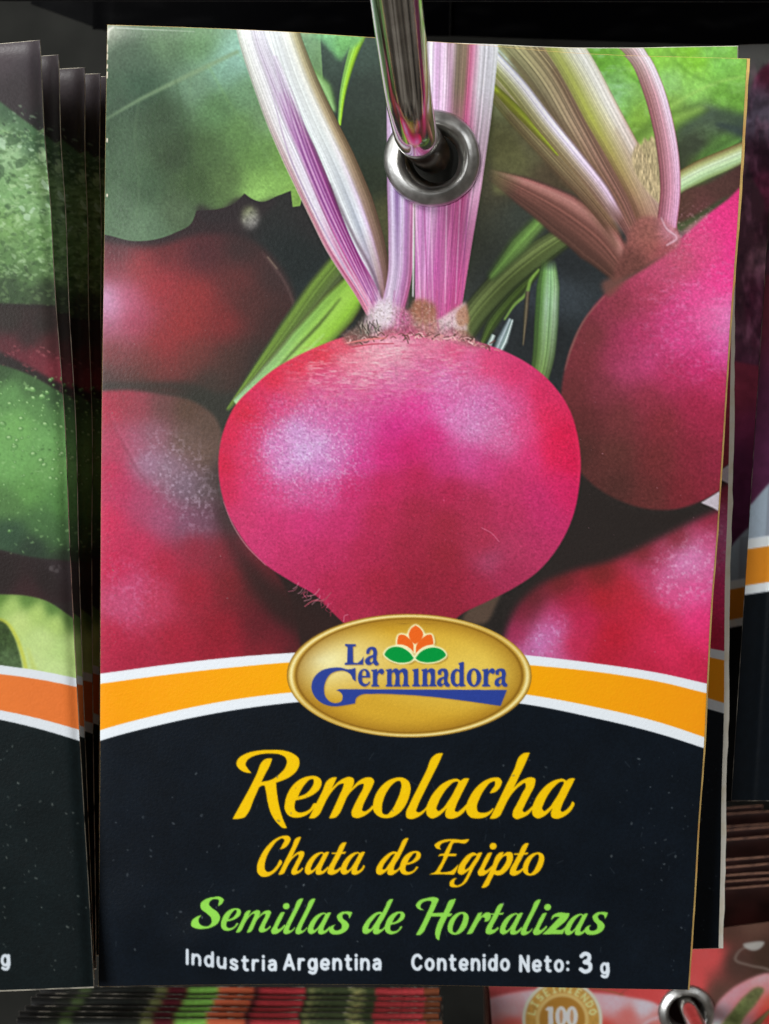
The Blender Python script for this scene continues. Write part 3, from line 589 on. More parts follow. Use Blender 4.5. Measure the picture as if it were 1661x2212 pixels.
    # ---- crown and scurf
    crown = [(786, 690), (802, 664), (832, 646), (862, 662), (884, 668), (897, 648), (940, 658), (946, 690), (978, 670), (1006, 652, 1), (1010, 690), (1009, 716), (1052, 752), (1010, 746), (940, 734), (880, 728), (815, 728), (750, 742), (738, 726), (770, 706)]
    S([crown], [(800, 690, 196, 176, 186), (830, 665, 214, 196, 214), (836, 690, 206, 176, 196), (815, 705, 178, 150, 156), (780, 715, 120, 100, 92), (750, 730, 130, 96, 90), (868, 690, 190, 110, 150), (880, 715, 186, 96, 128), (905, 665, 164, 108, 92), (925, 668, 160, 104, 96), (905, 695, 190, 140, 136), (930, 700, 186, 130, 126), (960, 700, 210, 180, 190), (985, 690, 200, 176, 180), (1000, 670, 178, 118, 112), (1003, 700, 160, 116, 96), (970, 722, 200, 130, 150), (1020, 735, 160, 104, 110), (900, 728, 194, 100, 126), (840, 722, 186, 100, 122)], soft=4.5, r=9, grain=0.2, gs=5, seed=90, alpha=.9)
    for x0, x1, c in ((796, 800, (226, 190, 214)), (806, 808, (180, 110, 150)), (818, 820, (232, 210, 226)), (830, 830, (196, 150, 190)), (842, 838, (232, 214, 230)), (852, 846, (170, 100, 150)), (864, 860, (214, 180, 206)), (878, 872, (176, 90, 136)), (912, 912, (196, 110, 150)), (928, 926, (220, 150, 186)), (944, 944, (180, 80, 130)), (962, 958, (214, 140, 180)), (980, 972, (176, 84, 130))):
        p.line([(x0, 628), ((x0 + x1) / 2, 668), (x1 + (x1 - 880) * .05, 712)], [3, 3.6, 2], c, soft=1.2, alpha=.5)
    p.fill([[(800, 690), (812, 660), (836, 652), (850, 664), (846, 696), (815, 704)]], (224, 216, 222), soft=6, alpha=.75)
    p.fill([[(888, 672), (897, 650), (920, 654), (938, 664), (940, 690), (905, 697)]], (156, 112, 84), soft=3.5, alpha=.55)
    p.fill([[(942, 694, 1), (974, 673), (1006, 651, 1), (1010, 716, 1), (985, 710)]], (222, 200, 206), soft=1.8, alpha=.65)
    p.fill([[(985, 680), (1006, 656, 1), (1009, 700), (992, 704)]], (176, 128, 98), soft=1.6, alpha=.7)
    p.mottle([crown], 4, 0.4, 91, soft=7, add=(238, 226, 216), oct=3)
    p.mottle([crown], 4, 0.4, 92, soft=7, add=(84, 58, 52), oct=3)
    rs = np.random.RandomState(93)
    for k in range(60):
        x = 745 + rs.rand() * 330
        yy = 726 + abs(x - 880) / 190 * 12 + rs.randn() * 4 + max(0, x - 1000) * 0.22
        a = rs.rand() * 3
        L = 6 + rs.rand() * 11
        p.line([(x, yy), (x + L * .5, yy - 3 + rs.randn() * 3), (x + L, yy + rs.randn() * 5)], 1.6 + rs.rand() * 1.8, [(206, 150, 150), (120, 78, 76), (232, 190, 190), (96, 74, 66)][k % 4], alpha=0.75)
    for k in range(26):
        x = 770 + rs.rand() * 50
        p.line([(x, 715 + rs.randn() * 6), (x + rs.randn() * 8, 700 + rs.randn() * 6)], 2, [(96, 90, 84), (176, 168, 156), (60, 54, 50)][k % 3], alpha=0.7)
    p.line([(745, 742), (790, 734), (834, 730)], [2, 5, 3], (214, 130, 130), alpha=0.8)
    p.line([(760, 750), (800, 744), (850, 742)], [2, 3, 2], (176, 50, 70), alpha=0.6)
    # hair roots, lower left of the main root
    rs = np.random.RandomState(95)
    for k in range(20):
        x = 632 + rs.rand() * 120
        yy = 1262 + (x - 632) * 0.55 + rs.randn() * 4
        p.line([(x, yy), (x - 3 + rs.randn() * 4, yy + 5 + rs.randn() * 2), (x - 8 + rs.randn() * 6, yy + 9 + rs.rand() * 6)], 2.0, [(206, 110, 140), (176, 60, 90), (226, 160, 180)][k % 3], alpha=0.45)
    p.line([(715, 1280), (700, 1296), (676, 1298), (658, 1310)], [2, 3, 3, 2], (170, 84, 100), alpha=0.8)
    p.line([(690, 1272), (680, 1284), (664, 1288)], 2.2, (196, 120, 140), alpha=0.7)
    for y0, y1 in ((97, 112), (117, 128), (140, 147), (156, 168), (300, 306), (420, 424)):
        p.line([(231.5, y0), (231, y1)], 3.2, (222, 214, 196), soft=0.6, alpha=.9)
    p.line([(233, 84), (236, 64), (246, 58)], [3, 7, 3], (205, 205, 196), soft=1.2, alpha=.85)
    p.line([(252, 60), (330, 64), (420, 68)], [3, 2, 1], (190, 200, 190), soft=0.8, alpha=.6)
    p.speck((236, 520, 250, 2100), 60, 1.5, (150, 140, 130), 105, alpha=.5)
    # ---- overall ink grain of the picture
    n = noise(p.h, p.w, 2.4, 1, 100) * 0.5 + noise(p.h, p.w, 5, 2, 101) * 0.6
    p.a *= 1 + 0.045 * n[..., None]
    p.speck((225, 520, 640, 1440), 50, 1.3, (190, 176, 176), 103, alpha=0.55)
    p.speck((1240, 700, 1550, 1440), 40, 1.2, (226, 170, 190), 104, alpha=0.5)
    sh = p.a - blur(p.a, 2.2)
    p.a = np.clip(p.a + 0.6 * sh, 0, 1) ** 1.09 * 1.025
    frame_art(p, (255, 158, 14), (255, 182, 0), (252, 152, 22), (13, 20, 28),
              [(150, 1463), (217.5, 1455), (350, 1437), (500, 1420), (635, 1410), (780, 1403), (884, 1401), (1010, 1405), (1143, 1416), (1280, 1432), (1430, 1455), (1528, 1477), (1680, 1511)],
              [(150, 1486), (217.5, 1477), (350, 1459), (500, 1442), (625, 1431), (780, 1424), (884, 1422), (1010, 1426), (1148, 1437), (1330, 1457), (1430, 1474), (1528, 1498), (1680, 1532)],
              [(150, 1600), (217.5, 1577), (350, 1542), (500, 1512), (625, 1496), (780, 1486), (884, 1484), (1010, 1488), (1135, 1500), (1280, 1526), (1430, 1562), (1523, 1593), (1680, 1650)],
              [(150, 1624), (217.5, 1600), (350, 1565), (500, 1535), (640, 1517), (780, 1508), (884, 1506), (1010, 1510), (1125, 1520), (1280, 1550), (1430, 1587), (1520, 1616), (1680, 1673)])
    emblem(p)
    lettering(p)
    return p


def skin(p, ring, k=1.0):
    """leathery root skin: fine pale stipple, pores and a few growth creases"""
    bb, m = p.mask([ring], 5)
    x0, y0, x1, y1 = bb
    h, w = m.shape
    v = p.a[y0:y1, x0:x1]
    ridge = 1 - np.abs(noise(h, w, 9, 2, 301, 1.3, .8)) * 3
    st = np.clip(noise(h, w, 6.0, 3, 302) * 1.6 - .2, 0, 1)
    pore = np.clip(noise(h, w, 3.4, 1, 303) * 1.5 - .55, 0, 1)
    big = 0.5 + 0.5 * np.clip(noise(h, w, 60, 3, 304) * 2, -1, 1)
    a = (k * m * 0.15 * st * (0.3 + 0.7 * big))[..., None]
    v[:] = v * (1 - a) + np.clip(v * 1.12 + np.array((.10, .12, .13)), 0, 1) * a
    v *= 1 - (k * m * (0.07 * pore + 0.04 * np.clip(ridge, 0, 1) * big))[..., None]


def frame_art(p, o_l, o_c, o_r, black, c1, c2, c3, c4):
    """white, orange and white bands over a black foot"""
    x0, x1 = p.x0 - 4, p.x0 + p.w / p.s + 4
    S1, S2, S3, S4 = [spline(c, False, 6) for c in (c1, c2, c3, c4)]
    low = [(x1, p.y0 + p.h / p.s + 5), (x0, p.y0 + p.h / p.s + 5)]
    p.fill([[(x0, S1[0][1])] + S1.tolist() + low], (234, 241, 248), soft=0.5, smooth=False)
    bb, m = p.mask([S2.tolist() + S3[::-1].tolist()], 0.5, smooth=False)
    X, Y = p.grid(bb)
    mid = (c1[0][0] + c1[-1][0]) / 2
    t = (X - mid) / (c1[-1][0] - mid)
    o_l, o_c, o_r = [np.array(c, float) / 255 for c in (o_l, o_c, o_r)]
    w = np.clip(np.abs(t), 0, 1)[..., None] ** 0.8
    col = o_c * (1 - w) + np.where(t[..., None] < 0, o_l, o_r) * w
    col = col * (1 + 0.02 * noise(*m.shape, 7, 3, 5)[..., None])
    p.put(bb, m, np.clip(col, 0, 1))
    bb, m = p.mask([S4.tolist() + low], 0.5, smooth=False)
    n = noise(*m.shape, 60, 4, 6)
    n2 = noise(*m.shape, 4, 2, 7)
    col = np.array(black, float) / 255 * (1 + 0.16 * n[..., None] + 0.14 * n2[..., None])
    p.put(bb, m, np.clip(col, 0, 1))


def oriented(rings):
    out = []
    for k, r in enumerate(rings):
        P = spline(r, True, 2.0)
        a = 0.5 * np.sum(P[:, 0] * np.roll(P[:, 1], -1) - np.roll(P[:, 0], -1) * P[:, 1])
        if (a > 0) != (k == 0):
            P = P[::-1]
        out.append(P)
    return out


def glyph(p, rings, fn, col, soft=0.45, alpha=1.0, edge=None):
    """rings[0] is the outline, the rest are counters; fn maps glyph space to the sheet"""
    Q = [fn(R) for R in oriented(rings)]
    if edge is not None:
        bb, m = p.mask([q.tolist() for q in Q], 0, smooth=False)
        p.put(bb, np.clip(blur(m, 1.3) * 1.7, 0, 1) * 0.8, np.array(edge) / 255)
    bb, m = p.mask([q.tolist() for q in Q], soft, smooth=False)
    if m.size:
        n = noise(*m.shape, 5, 2, 3)[..., None]
        p.put(bb, m * alpha, np.clip(np.array(col) / 255 * (1 + 0.025 * n), 0, 1))


# ------------------------------------------------------------------ lettering (outlines drawn by hand)
GL = {
    'R': [[(237, 283, 1), (190, 278), (140, 252), (113, 210), (130, 165), (190, 125), (290, 100), (400, 94), (510, 100), (580, 125), (625, 165), (630, 205), (610, 260), (565, 305), (500, 340), (438, 362, 1), (445, 440), (465, 560), (495, 660), (528, 736, 1), (500, 735), (455, 700), (400, 620), (370, 520), (355, 430), (345, 386, 1), (322, 386), (299, 400, 1), (255, 500), (205, 615), (180, 645), (140, 657), (82, 660, 1), (140, 555), (215, 420), (280, 290), (325, 190), (345, 172), (380, 163), (407, 163, 1), (390, 215), (350, 290), (318, 357, 1), (400, 338), (470, 290), (515, 235), (528, 190), (515, 155), (475, 132), (400, 122), (310, 128), (240, 150), (200, 180), (188, 212), (205, 245)]],
    'e': [[(778, 535, 1), (742, 582), (700, 620), (640, 645), (585, 648), (540, 630), (512, 585), (512, 530), (535, 450), (585, 375), (650, 328), (720, 308), (775, 312), (805, 335), (812, 370), (795, 415), (750, 455), (690, 485), (598, 508, 1), (590, 550), (597, 590), (625, 607), (670, 603), (715, 580), (757, 530)], [(618, 478, 1), (640, 430), (680, 370), (720, 335), (745, 335), (748, 360), (725, 410), (680, 455)]],
    'm': [[(938, 317, 1), (895, 322), (860, 345), (820, 430), (770, 530), (708, 655, 1), (755, 652), (790, 625), (830, 550), (860, 490), (910, 420), (960, 375), (995, 370), (990, 395), (960, 465), (920, 555), (873, 655, 1), (925, 648), (955, 620), (990, 550), (1030, 465), (1080, 410), (1130, 375), (1158, 372), (1155, 400), (1120, 470), (1075, 560), (1058, 605), (1065, 640), (1100, 652), (1150, 640), (1200, 608), (1240, 572, 1), (1232, 546, 1), (1200, 580), (1160, 598), (1145, 590), (1150, 560), (1190, 470), (1230, 390), (1243, 345), (1225, 323), (1180, 320), (1130, 340), (1090, 375), (1058, 412, 1), (1078, 360), (1075, 330), (1045, 315), (1000, 325), (950, 355), (895, 410, 1), (915, 370)]],
    'o': [[(1480, 322), (1525, 350), (1543, 400), (1535, 460), (1505, 540), (1450, 610), (1390, 645), (1330, 653), (1275, 635), (1240, 595), (1235, 540), (1255, 465), (1300, 395), (1360, 345), (1420, 323)], [(1455, 348), (1467, 375), (1460, 430), (1430, 510), (1385, 590), (1345, 625), (1315, 615), (1307, 570), (1320, 500), (1355, 425), (1400, 370), (1430, 350)]],
    'l': [[(425, 120, 1), (375, 125), (340, 150), (290, 260), (220, 400), (150, 540), (122, 610), (128, 650), (160, 660), (210, 648), (260, 615), (296, 574, 1), (300, 546, 1), (260, 590), (220, 607), (205, 595), (215, 560), (270, 440), (340, 300), (395, 190)]],
    'a': [[(641, 327, 1), (600, 328), (568, 347, 1), (545, 332), (500, 335), (430, 365), (360, 430), (310, 510), (288, 580), (295, 630), (330, 655), (380, 640), (430, 600), (458, 570, 1), (443, 610), (450, 645), (490, 658), (540, 645), (590, 610), (625, 565, 1), (622, 535, 1), (570, 585), (540, 603), (523, 595), (530, 560), (570, 470), (610, 390)], [(545, 352), (520, 355), (470, 395), (420, 460), (385, 530), (372, 580), (385, 595), (420, 575), (470, 510), (520, 425)]],
    'z_a': [[(641, 327, 1), (600, 328), (568, 347, 1), (545, 332), (500, 335), (430, 365), (360, 430), (310, 510), (288, 580), (295, 630), (330, 655), (380, 640), (430, 600), (458, 570, 1), (443, 610), (450, 645), (490, 658), (530, 648), (580, 618), (620, 572), (634, 528), (622, 517), (602, 550), (562, 590), (536, 602), (523, 593), (530, 560), (570, 470), (610, 390)], [(545, 352), (520, 355), (470, 395), (420, 460), (385, 530), (372, 580), (385, 595), (420, 575), (470, 510), (520, 425)]],
    'c': [[(808, 450, 1), (850, 440), (895, 395), (907, 350), (890, 325), (845, 320), (780, 340), (710, 390), (650, 470), (617, 555), (620, 610), (650, 645), (710, 655), (770, 645), (815, 615), (842, 580, 1), (838, 570, 1), (800, 600), (750, 610), (712, 600), (703, 560), (725, 490), (770, 410), (820, 358), (850, 350), (850, 385), (825, 420)]],
    'h': [[(1138, 115, 1), (1090, 120), (1060, 140), (1010, 250), (930, 410), (870, 535), (808, 658, 1), (855, 655), (890, 635), (915, 590), (960, 500), (1010, 430), (1060, 385), (1100, 365), (1105, 385), (1075, 450), (1030, 540), (1000, 600), (998, 640), (1025, 660), (1070, 650), (1120, 625), (1168, 572, 1), (1160, 552, 1), (1120, 590), (1090, 605), (1080, 595), (1095, 550), (1140, 460), (1180, 370), (1180, 330), (1150, 318), (1100, 330), (1050, 360), (1005, 405, 1), (1040, 330), (1100, 205)]],
    # second line, drawn in its own units
    'C': [[(350, 220, 1), (395, 205), (440, 155), (452, 115), (430, 92), (380, 92), (310, 120), (230, 190), (165, 290), (135, 380), (140, 440), (175, 475), (220, 478), (290, 445), (345, 385), (371, 335), (358, 319), (320, 375), (270, 425), (235, 435), (210, 410), (208, 360), (225, 290), (275, 200), (330, 135), (375, 115), (392, 125), (375, 175)]],
    't': [[(983, 152, 1), (945, 157), (925, 175), (890, 245), (845, 330), (805, 410), (803, 445), (830, 460), (875, 450), (932, 405, 1), (927, 385, 1), (885, 412), (862, 412), (870, 385), (920, 290), (955, 215)]],
    't_bar': [[(845, 250, 1), (910, 248), (980, 240, 1), (966, 260, 1), (900, 263), (838, 262, 1)]],
    'd': [[(1570, 112, 1), (1540, 115), (1515, 135), (1490, 190), (1462, 246, 1), (1440, 240), (1400, 248), (1340, 290), (1290, 350), (1262, 415), (1270, 450), (1300, 460), (1340, 440), (1375, 412, 1), (1367, 440), (1380, 460), (1410, 462), (1450, 440), (1496, 398, 1), (1490, 380, 1), (1450, 415), (1430, 415), (1432, 390), (1480, 300), (1530, 200)], [(1440, 260), (1420, 265), (1375, 310), (1330, 375), (1322, 408), (1340, 410), (1375, 370), (1420, 300)]],
    'E': [[(675, 122, 1), (600, 128), (520, 122), (440, 128), (380, 150), (347, 180), (360, 205), (408, 221, 1), (395, 195), (410, 168), (460, 148), (500, 142), (490, 160), (460, 215), (438, 260, 1), (400, 265), (378, 285, 1), (432, 283), (425, 310), (385, 385), (355, 430), (292, 458, 1), (400, 455), (530, 457, 1), (548, 430), (576, 356, 1), (540, 395), (500, 425), (450, 435), (400, 432), (420, 390), (455, 320), (475, 283, 1), (545, 283, 1), (558, 261, 1), (482, 261, 1), (500, 220), (530, 158), (560, 155), (640, 160), (660, 145)]],
    'g': [[(800, 248, 1), (770, 250), (748, 264, 1), (720, 250), (670, 265), (610, 325), (570, 400), (570, 445), (600, 460), (640, 440), (677, 411, 1), (640, 490), (600, 545), (555, 560), (532, 545), (535, 515), (560, 489, 1), (520, 500), (490, 535), (492, 565), (530, 578), (580, 572), (640, 535), (680, 470), (720, 390), (770, 310)], [(740, 275), (715, 280), (670, 330), (635, 390), (635, 410), (660, 400), (700, 350)]],
    'i': [[(893, 248, 1), (855, 255), (830, 290), (780, 390), (755, 440), (765, 465), (800, 468), (850, 440), (896, 392, 1), (890, 374, 1), (850, 410), (830, 420), (818, 412), (830, 380), (870, 300)]],
    'p': [[(1003, 245, 1), (965, 250), (940, 270), (895, 370), (850, 470), (790, 583, 1), (825, 580), (855, 560), (880, 510), (910, 454, 1), (940, 465), (975, 460), (1030, 420), (1075, 350), (1090, 290), (1080, 252), (1040, 245), (988, 276, 1)], [(1028, 280), (1030, 310), (1000, 375), (955, 420), (928, 420), (935, 390), (970, 320), (1008, 282)]],
    'S': [[(268, 170, 1), (300, 145), (310, 120), (290, 102), (230, 102), (170, 120), (138, 150), (140, 185), (180, 220), (215, 255), (220, 290), (200, 315), (160, 318), (130, 300), (122, 270), (145, 234, 1), (105, 250), (72, 280), (68, 315), (95, 332), (160, 338), (220, 325), (270, 290), (283, 250), (265, 215), (220, 180), (200, 155), (215, 125), (250, 115), (274, 124), (272, 148)]],
    's': [[(1248, 262, 1), (1262, 235), (1270, 213, 1), (1230, 208), (1180, 218), (1155, 245), (1165, 275), (1190, 305), (1188, 335), (1160, 350), (1135, 345), (1130, 325), (1146, 304, 1), (1110, 320), (1095, 345), (1110, 372), (1150, 380), (1200, 368), (1235, 340), (1245, 310), (1230, 285), (1200, 260), (1195, 238), (1215, 225), (1240, 235)]],
    'H': [[(190, 195, 1), (150, 185), (130, 160), (150, 128), (210, 105), (270, 100), (293, 110), (280, 150), (250, 215, 1), (330, 211, 1), (345, 180), (375, 122), (420, 110, 1), (400, 160), (370, 216, 1), (395, 218, 1), (380, 235), (357, 240, 1), (320, 320), (305, 370), (297, 412, 1), (280, 400), (270, 370), (280, 310), (311, 239, 1), (240, 238, 1), (210, 300), (180, 355), (155, 373), (130, 372, 1), (170, 300), (210, 215), (235, 160), (243, 130), (215, 125), (170, 145), (162, 170)]],
    'r': [[(497, 368, 1), (540, 290), (580, 215, 1), (612, 207, 1), (600, 235), (640, 210), (665, 212), (672, 240), (655, 270), (625, 277, 1), (630, 250), (618, 243), (590, 270), (560, 320), (535, 360)]],
    'z': [[(1108, 266, 1), (1118, 235), (1150, 215), (1243, 215, 1), (1238, 234), (1142, 334, 1), (1180, 336), (1223, 304, 1), (1192, 366, 1), (1120, 366), (1045, 368, 1), (1062, 353), (1172, 242, 1), (1140, 240)]],
}


def lettering(p):
    W = 1.3727

    def zoom(ox, oy, s):
        return lambda R: np.stack([(ox + R[:, 0] / s) / W, (oy + R[:, 1] / s) / W], 1)
    todo = []

    def later(rings, fn, col, edge):
        todo.append((rings, fn, col, edge))
    A, B = zoom(660, 2190, 2.768), zoom(1160, 2190, 2.768)
    yel, edge = (253, 202, 6), (92, 66, 10)

    def kw(col):
        return dict(col=col, edge=tuple(int(c * 0.36) for c in col))
    for ch, f in (('R', A), ('e', A), ('m', A), ('o', A), ('l', B), ('a', B), ('c', B), ('h', B)):
        later(GL[ch], f, **kw(yel))
    later(GL['z_a'], lambda R: B(R + (868, 0)), **kw(yel))
    # a glyph of the first line reused: a reference point moved to (x, y) of another line's units and scaled
    REF = {'e': (512, 652), 'm': (708, 655), 'o': (1235, 653), 'l': (122, 658), 'a': (288, 655), 'z_a': (288, 655), 'c': (617, 655), 'h': (808, 658)}

    def re(ch, x, y, k, f):
        r = REF[ch]
        return lambda R: f((R - r) * k + (x, y))
    Cz, Ez = zoom(720, 2450, 3.194), zoom(1180, 2450, 3.194)
    y2 = (253, 200, 16)
    later(GL['C'], Cz, **kw(y2))
    later(GL['h'], re('h', 335, 459, .657, Cz), **kw(y2))
    later(GL['a'], re('a', 587, 458, .657, Cz), **kw(y2))
    later(GL['t'], Cz, **kw(y2))
    later(GL['t_bar'], Cz, **kw(y2))
    later(GL['z_a'], re('z_a', 926, 458, .657, Cz), **kw(y2))
    later(GL['d'], Cz, **kw(y2))
    later(GL['e'], re('e', 1488, 462, .657, Cz), **kw(y2))
    for ch in 'Egip':
        later(GL[ch], Ez, **kw(y2))
    later([ell(901, 189, 33, 31, -30)], Ez, **kw(y2))
    later(GL['t'], lambda R: Ez(R + (257, 8)), **kw(y2))
    later(GL['t_bar'], lambda R: Ez(R + (257, 8)), **kw(y2))
    later(GL['o'], re('o', 1183, 467, .657, Ez), **kw(y2))
    Fz, Gz = zoom(540, 2620, 2.517), zoom(1180, 2620, 2.443)
    gr = (148, 222, 84)
    k = .4925
    later(GL['S'], Fz, **kw(gr))
    later(GL['e'], re('e', 291, 354, k, Fz), **kw(gr))
    later(GL['m'], re('m', 400, 366, k, Fz), **kw(gr))

    def from_c(ch, ref, x, y, f, kk):
        return lambda R: f((R - ref) * kk + (x, y))
    kc = k / .657
    later(GL['i'], from_c('i', (755, 468), 664, 376, Fz, kc), **kw(gr))
    later([ell(777, 169, 25, 23, -30)], Fz, **kw(gr))
    later(GL['l'], re('l', 756, 376, k, Fz), **kw(gr))
    later(GL['l'], re('l', 846, 377, k, Fz), **kw(gr))
    later(GL['a'], re('a', 938, 377, k, Fz), **kw(gr))
    later(GL['s'], Fz, **kw(gr))
    later(GL['d'], from_c('d', (1262, 460), 1345, 376, Fz, kc), **kw(gr))
    later(GL['e'], re('e', 1514, 379, k, Fz), **kw(gr))
    k2 = .478
    kc2 = k2 / .657
    later(GL['H'], Gz, **kw(gr))
    later(GL['o'], re('o', 360, 370, k2 * 1.03, Gz), **kw(gr))
    later(GL['r'], Gz, **kw(gr))
    later(GL['t'], from_c('t', (803, 460), 636, 368, Gz, kc2), **kw(gr))
    later(GL['t_bar'], from_c('t', (803, 460), 640, 370, Gz, kc2), **kw(gr))
    later(GL['a'], re('a', 738, 369, k2, Gz), **kw(gr))
    later(GL['l'], re('l', 890, 373, k2, Gz), **kw(gr))
    later(GL['i'], from_c('i', (755, 468), 978, 372, Gz, kc2), **kw(gr))
    later([ell(1084, 171, 25, 23, -30)], Gz, **kw(gr))
    later(GL['z'], Gz, **kw(gr))
    later(GL['a'], re('a', 1208, 374, k2, Gz), **kw(gr))
    later(GL['s'], lambda R: Gz((R - (1270, 213)) * .97 + (1521, 210)), **kw(gr))
    for rings, fn, col, edge in todo:                     # the dark trap line first, then every letter's ink over it
        bb, m = p.mask([fn(R).tolist() for R in oriented(rings)], 0, smooth=False)
        p.put(bb, np.clip(blur(m, 1.3) * 1.7, 0, 1) * 0.8, np.array(edge) / 255)
    for rings, fn, col, edge in todo:
        glyph(p, rings, fn, col)
    # small print
    sans(p, 'Industria', 401, 598, lambda x: 2081.5 + 13.5 * min(max((x - 405) / 110, 0), 1) ** 1.2, 29)
    sans(p, 'Argentina', 611, 824, lambda x: 2093.5, 30)
    sans(p, 'Contenido', 888, 1102, lambda x: 2094 + (x - 888) * .004, 31)
    sans(p, 'Neto:', 1121, 1230, lambda x: 2097, 31)
    sans(p, '3', 1250, 1276, lambda x: 2099, 39)
    sans(p, 'g', 1296, 1315, lambda x: 2102, 29)
    # scuffs and dust on the black foot
    p.speck((240, 1630, 1480, 2100), 60, 2.0, (120, 128, 132), 201, alpha=0.7, stretch=1.5)
    p.speck((1380, 1620, 1500, 2100), 40, 1.8, (110, 118, 124), 202, alpha=0.6)
    p.speck((230, 1700, 700, 2000), 36, 2.2, (104, 110, 116), 203, alpha=0.6, stretch=1.6)
    rs = np.random.RandomState(204)
    for q in range(26):
        x, y = 240 + rs.rand() * 1230, 1640 + rs.rand() * 440
        p.line([(x, y), (x + rs.randn() * 8, y - 6 - rs.rand() * 10)], 1.4, (70, 78, 84), alpha=0.45)


RNGL = ell(.26, .35, .26, .35)
SANS = {
    'I': (.0, [('l', (0, 0), (0, 1))]),
    'n': (.48, [('l', (0, 0), (0, .7)), ('s', (0, .42), (.08, .6), (.25, .7), (.42, .62), (.48, .42), (.48, 0))]),
    'd': (.5, [('c', .24, .35, .24, .35), ('l', (.5, 0), (.5, 1))]),
    'u': (.48, [('s', (0, .7), (0, .28), (.06, .08), (.22, 0), (.4, .08), (.48, .28)), ('l', (.48, .7), (.48, 0))]),
    's': (.44, [('s', (.42, .6), (.23, .7), (.04, .61), (.06, .44), (.23, .36), (.42, .26), (.42, .09), (.23, 0), (.02, .1))]),
    't': (.34, [('l', (.13, .95), (.13, .24)), ('s', (.13, .3), (.15, .08), (.26, 0), (.34, 0)), ('l', (0, .7), (.34, .7))]),
    'r': (.32, [('l', (0, 0), (0, .7)), ('s', (0, .4), (.06, .6), (.18, .7), (.32, .68))]),
    'i': (.0, [('l', (0, 0), (0, .7)), ('l', (0, .97), (0, 1.0))]),
    'a': (.44, [('s', (.05, .63), (.23, .7), (.4, .63), (.44, .46), (.44, 0)), ('s', (.44, .4), (.2, .4), (.03, .31), (.02, .13), (.16, 0), (.34, .05), (.44, .18))]),
    'A': (.66, [('l', (0, 0), (.33, 1)), ('l', (.33, 1), (.66, 0)), ('l', (.14, .28), (.52, .28))]),
    'g': (.5, [('c', .24, .35, .24, .35), ('s', (.5, .7), (.5, -.06), (.4, -.26), (.2, -.28), (.04, -.2))]),
    'e': (.5, [('s', (.02, .36), (.5, .36), (.46, .6), (.26, .7), (.06, .58), (0, .35), (.06, .1), (.26, 0), (.46, .08))]),
    'C': (.6, [('s', (.6, .8), (.42, .98), (.2, .95), (.04, .75), (0, .5), (.04, .25), (.2, .05), (.42, .02), (.6, .2))]),
    'o': (.52, [('c', .26, .35, .26, .35)]),
    'N': (.56, [('l', (0, 0), (0, 1)), ('l', (0, 1), (.56, 0)), ('l', (.56, 0), (.56, 1))]),
    ':': (.0, [('l', (0, .08), (0, .1)), ('l', (0, .56), (0, .58))]),
    '3': (.54, [('s', (.04, .86), (.25, 1), (.48, .92), (.48, .66), (.24, .53)), ('s', (.24, .53), (.54, .42), (.54, .12), (.26, 0), (.0, .13))]),
}


def sans(p, word, x0, x1, base, cap, col=(226, 236, 246), gap=.40, weight=.235):
    tot = sum(SANS[c][0] for c in word) + gap * (len(word) - 1)
    k = cap
    sx = (x1 - x0 - weight * cap) / max(tot, .3) if len(word) > 1 else k * 0.92
    x = x0 + weight * cap / 2
    for c in word:
        w, strokes = SANS[c]
        for st in strokes:
            if st[0] == 'c':
                pts = [(st[1] + st[3] * math.cos(a), st[2] + st[4] * math.sin(a)) for a in np.linspace(0, 2 * math.pi, 14)]
            else:
                pts = list(st[1:])
            Q = [(x + a * sx, base(x + a * sx) - b * k) for a, b in pts]
            p.line(Q, weight * cap, col, soft=0.7, smooth=st[0] != 'l')
        x += (w + gap) * sx


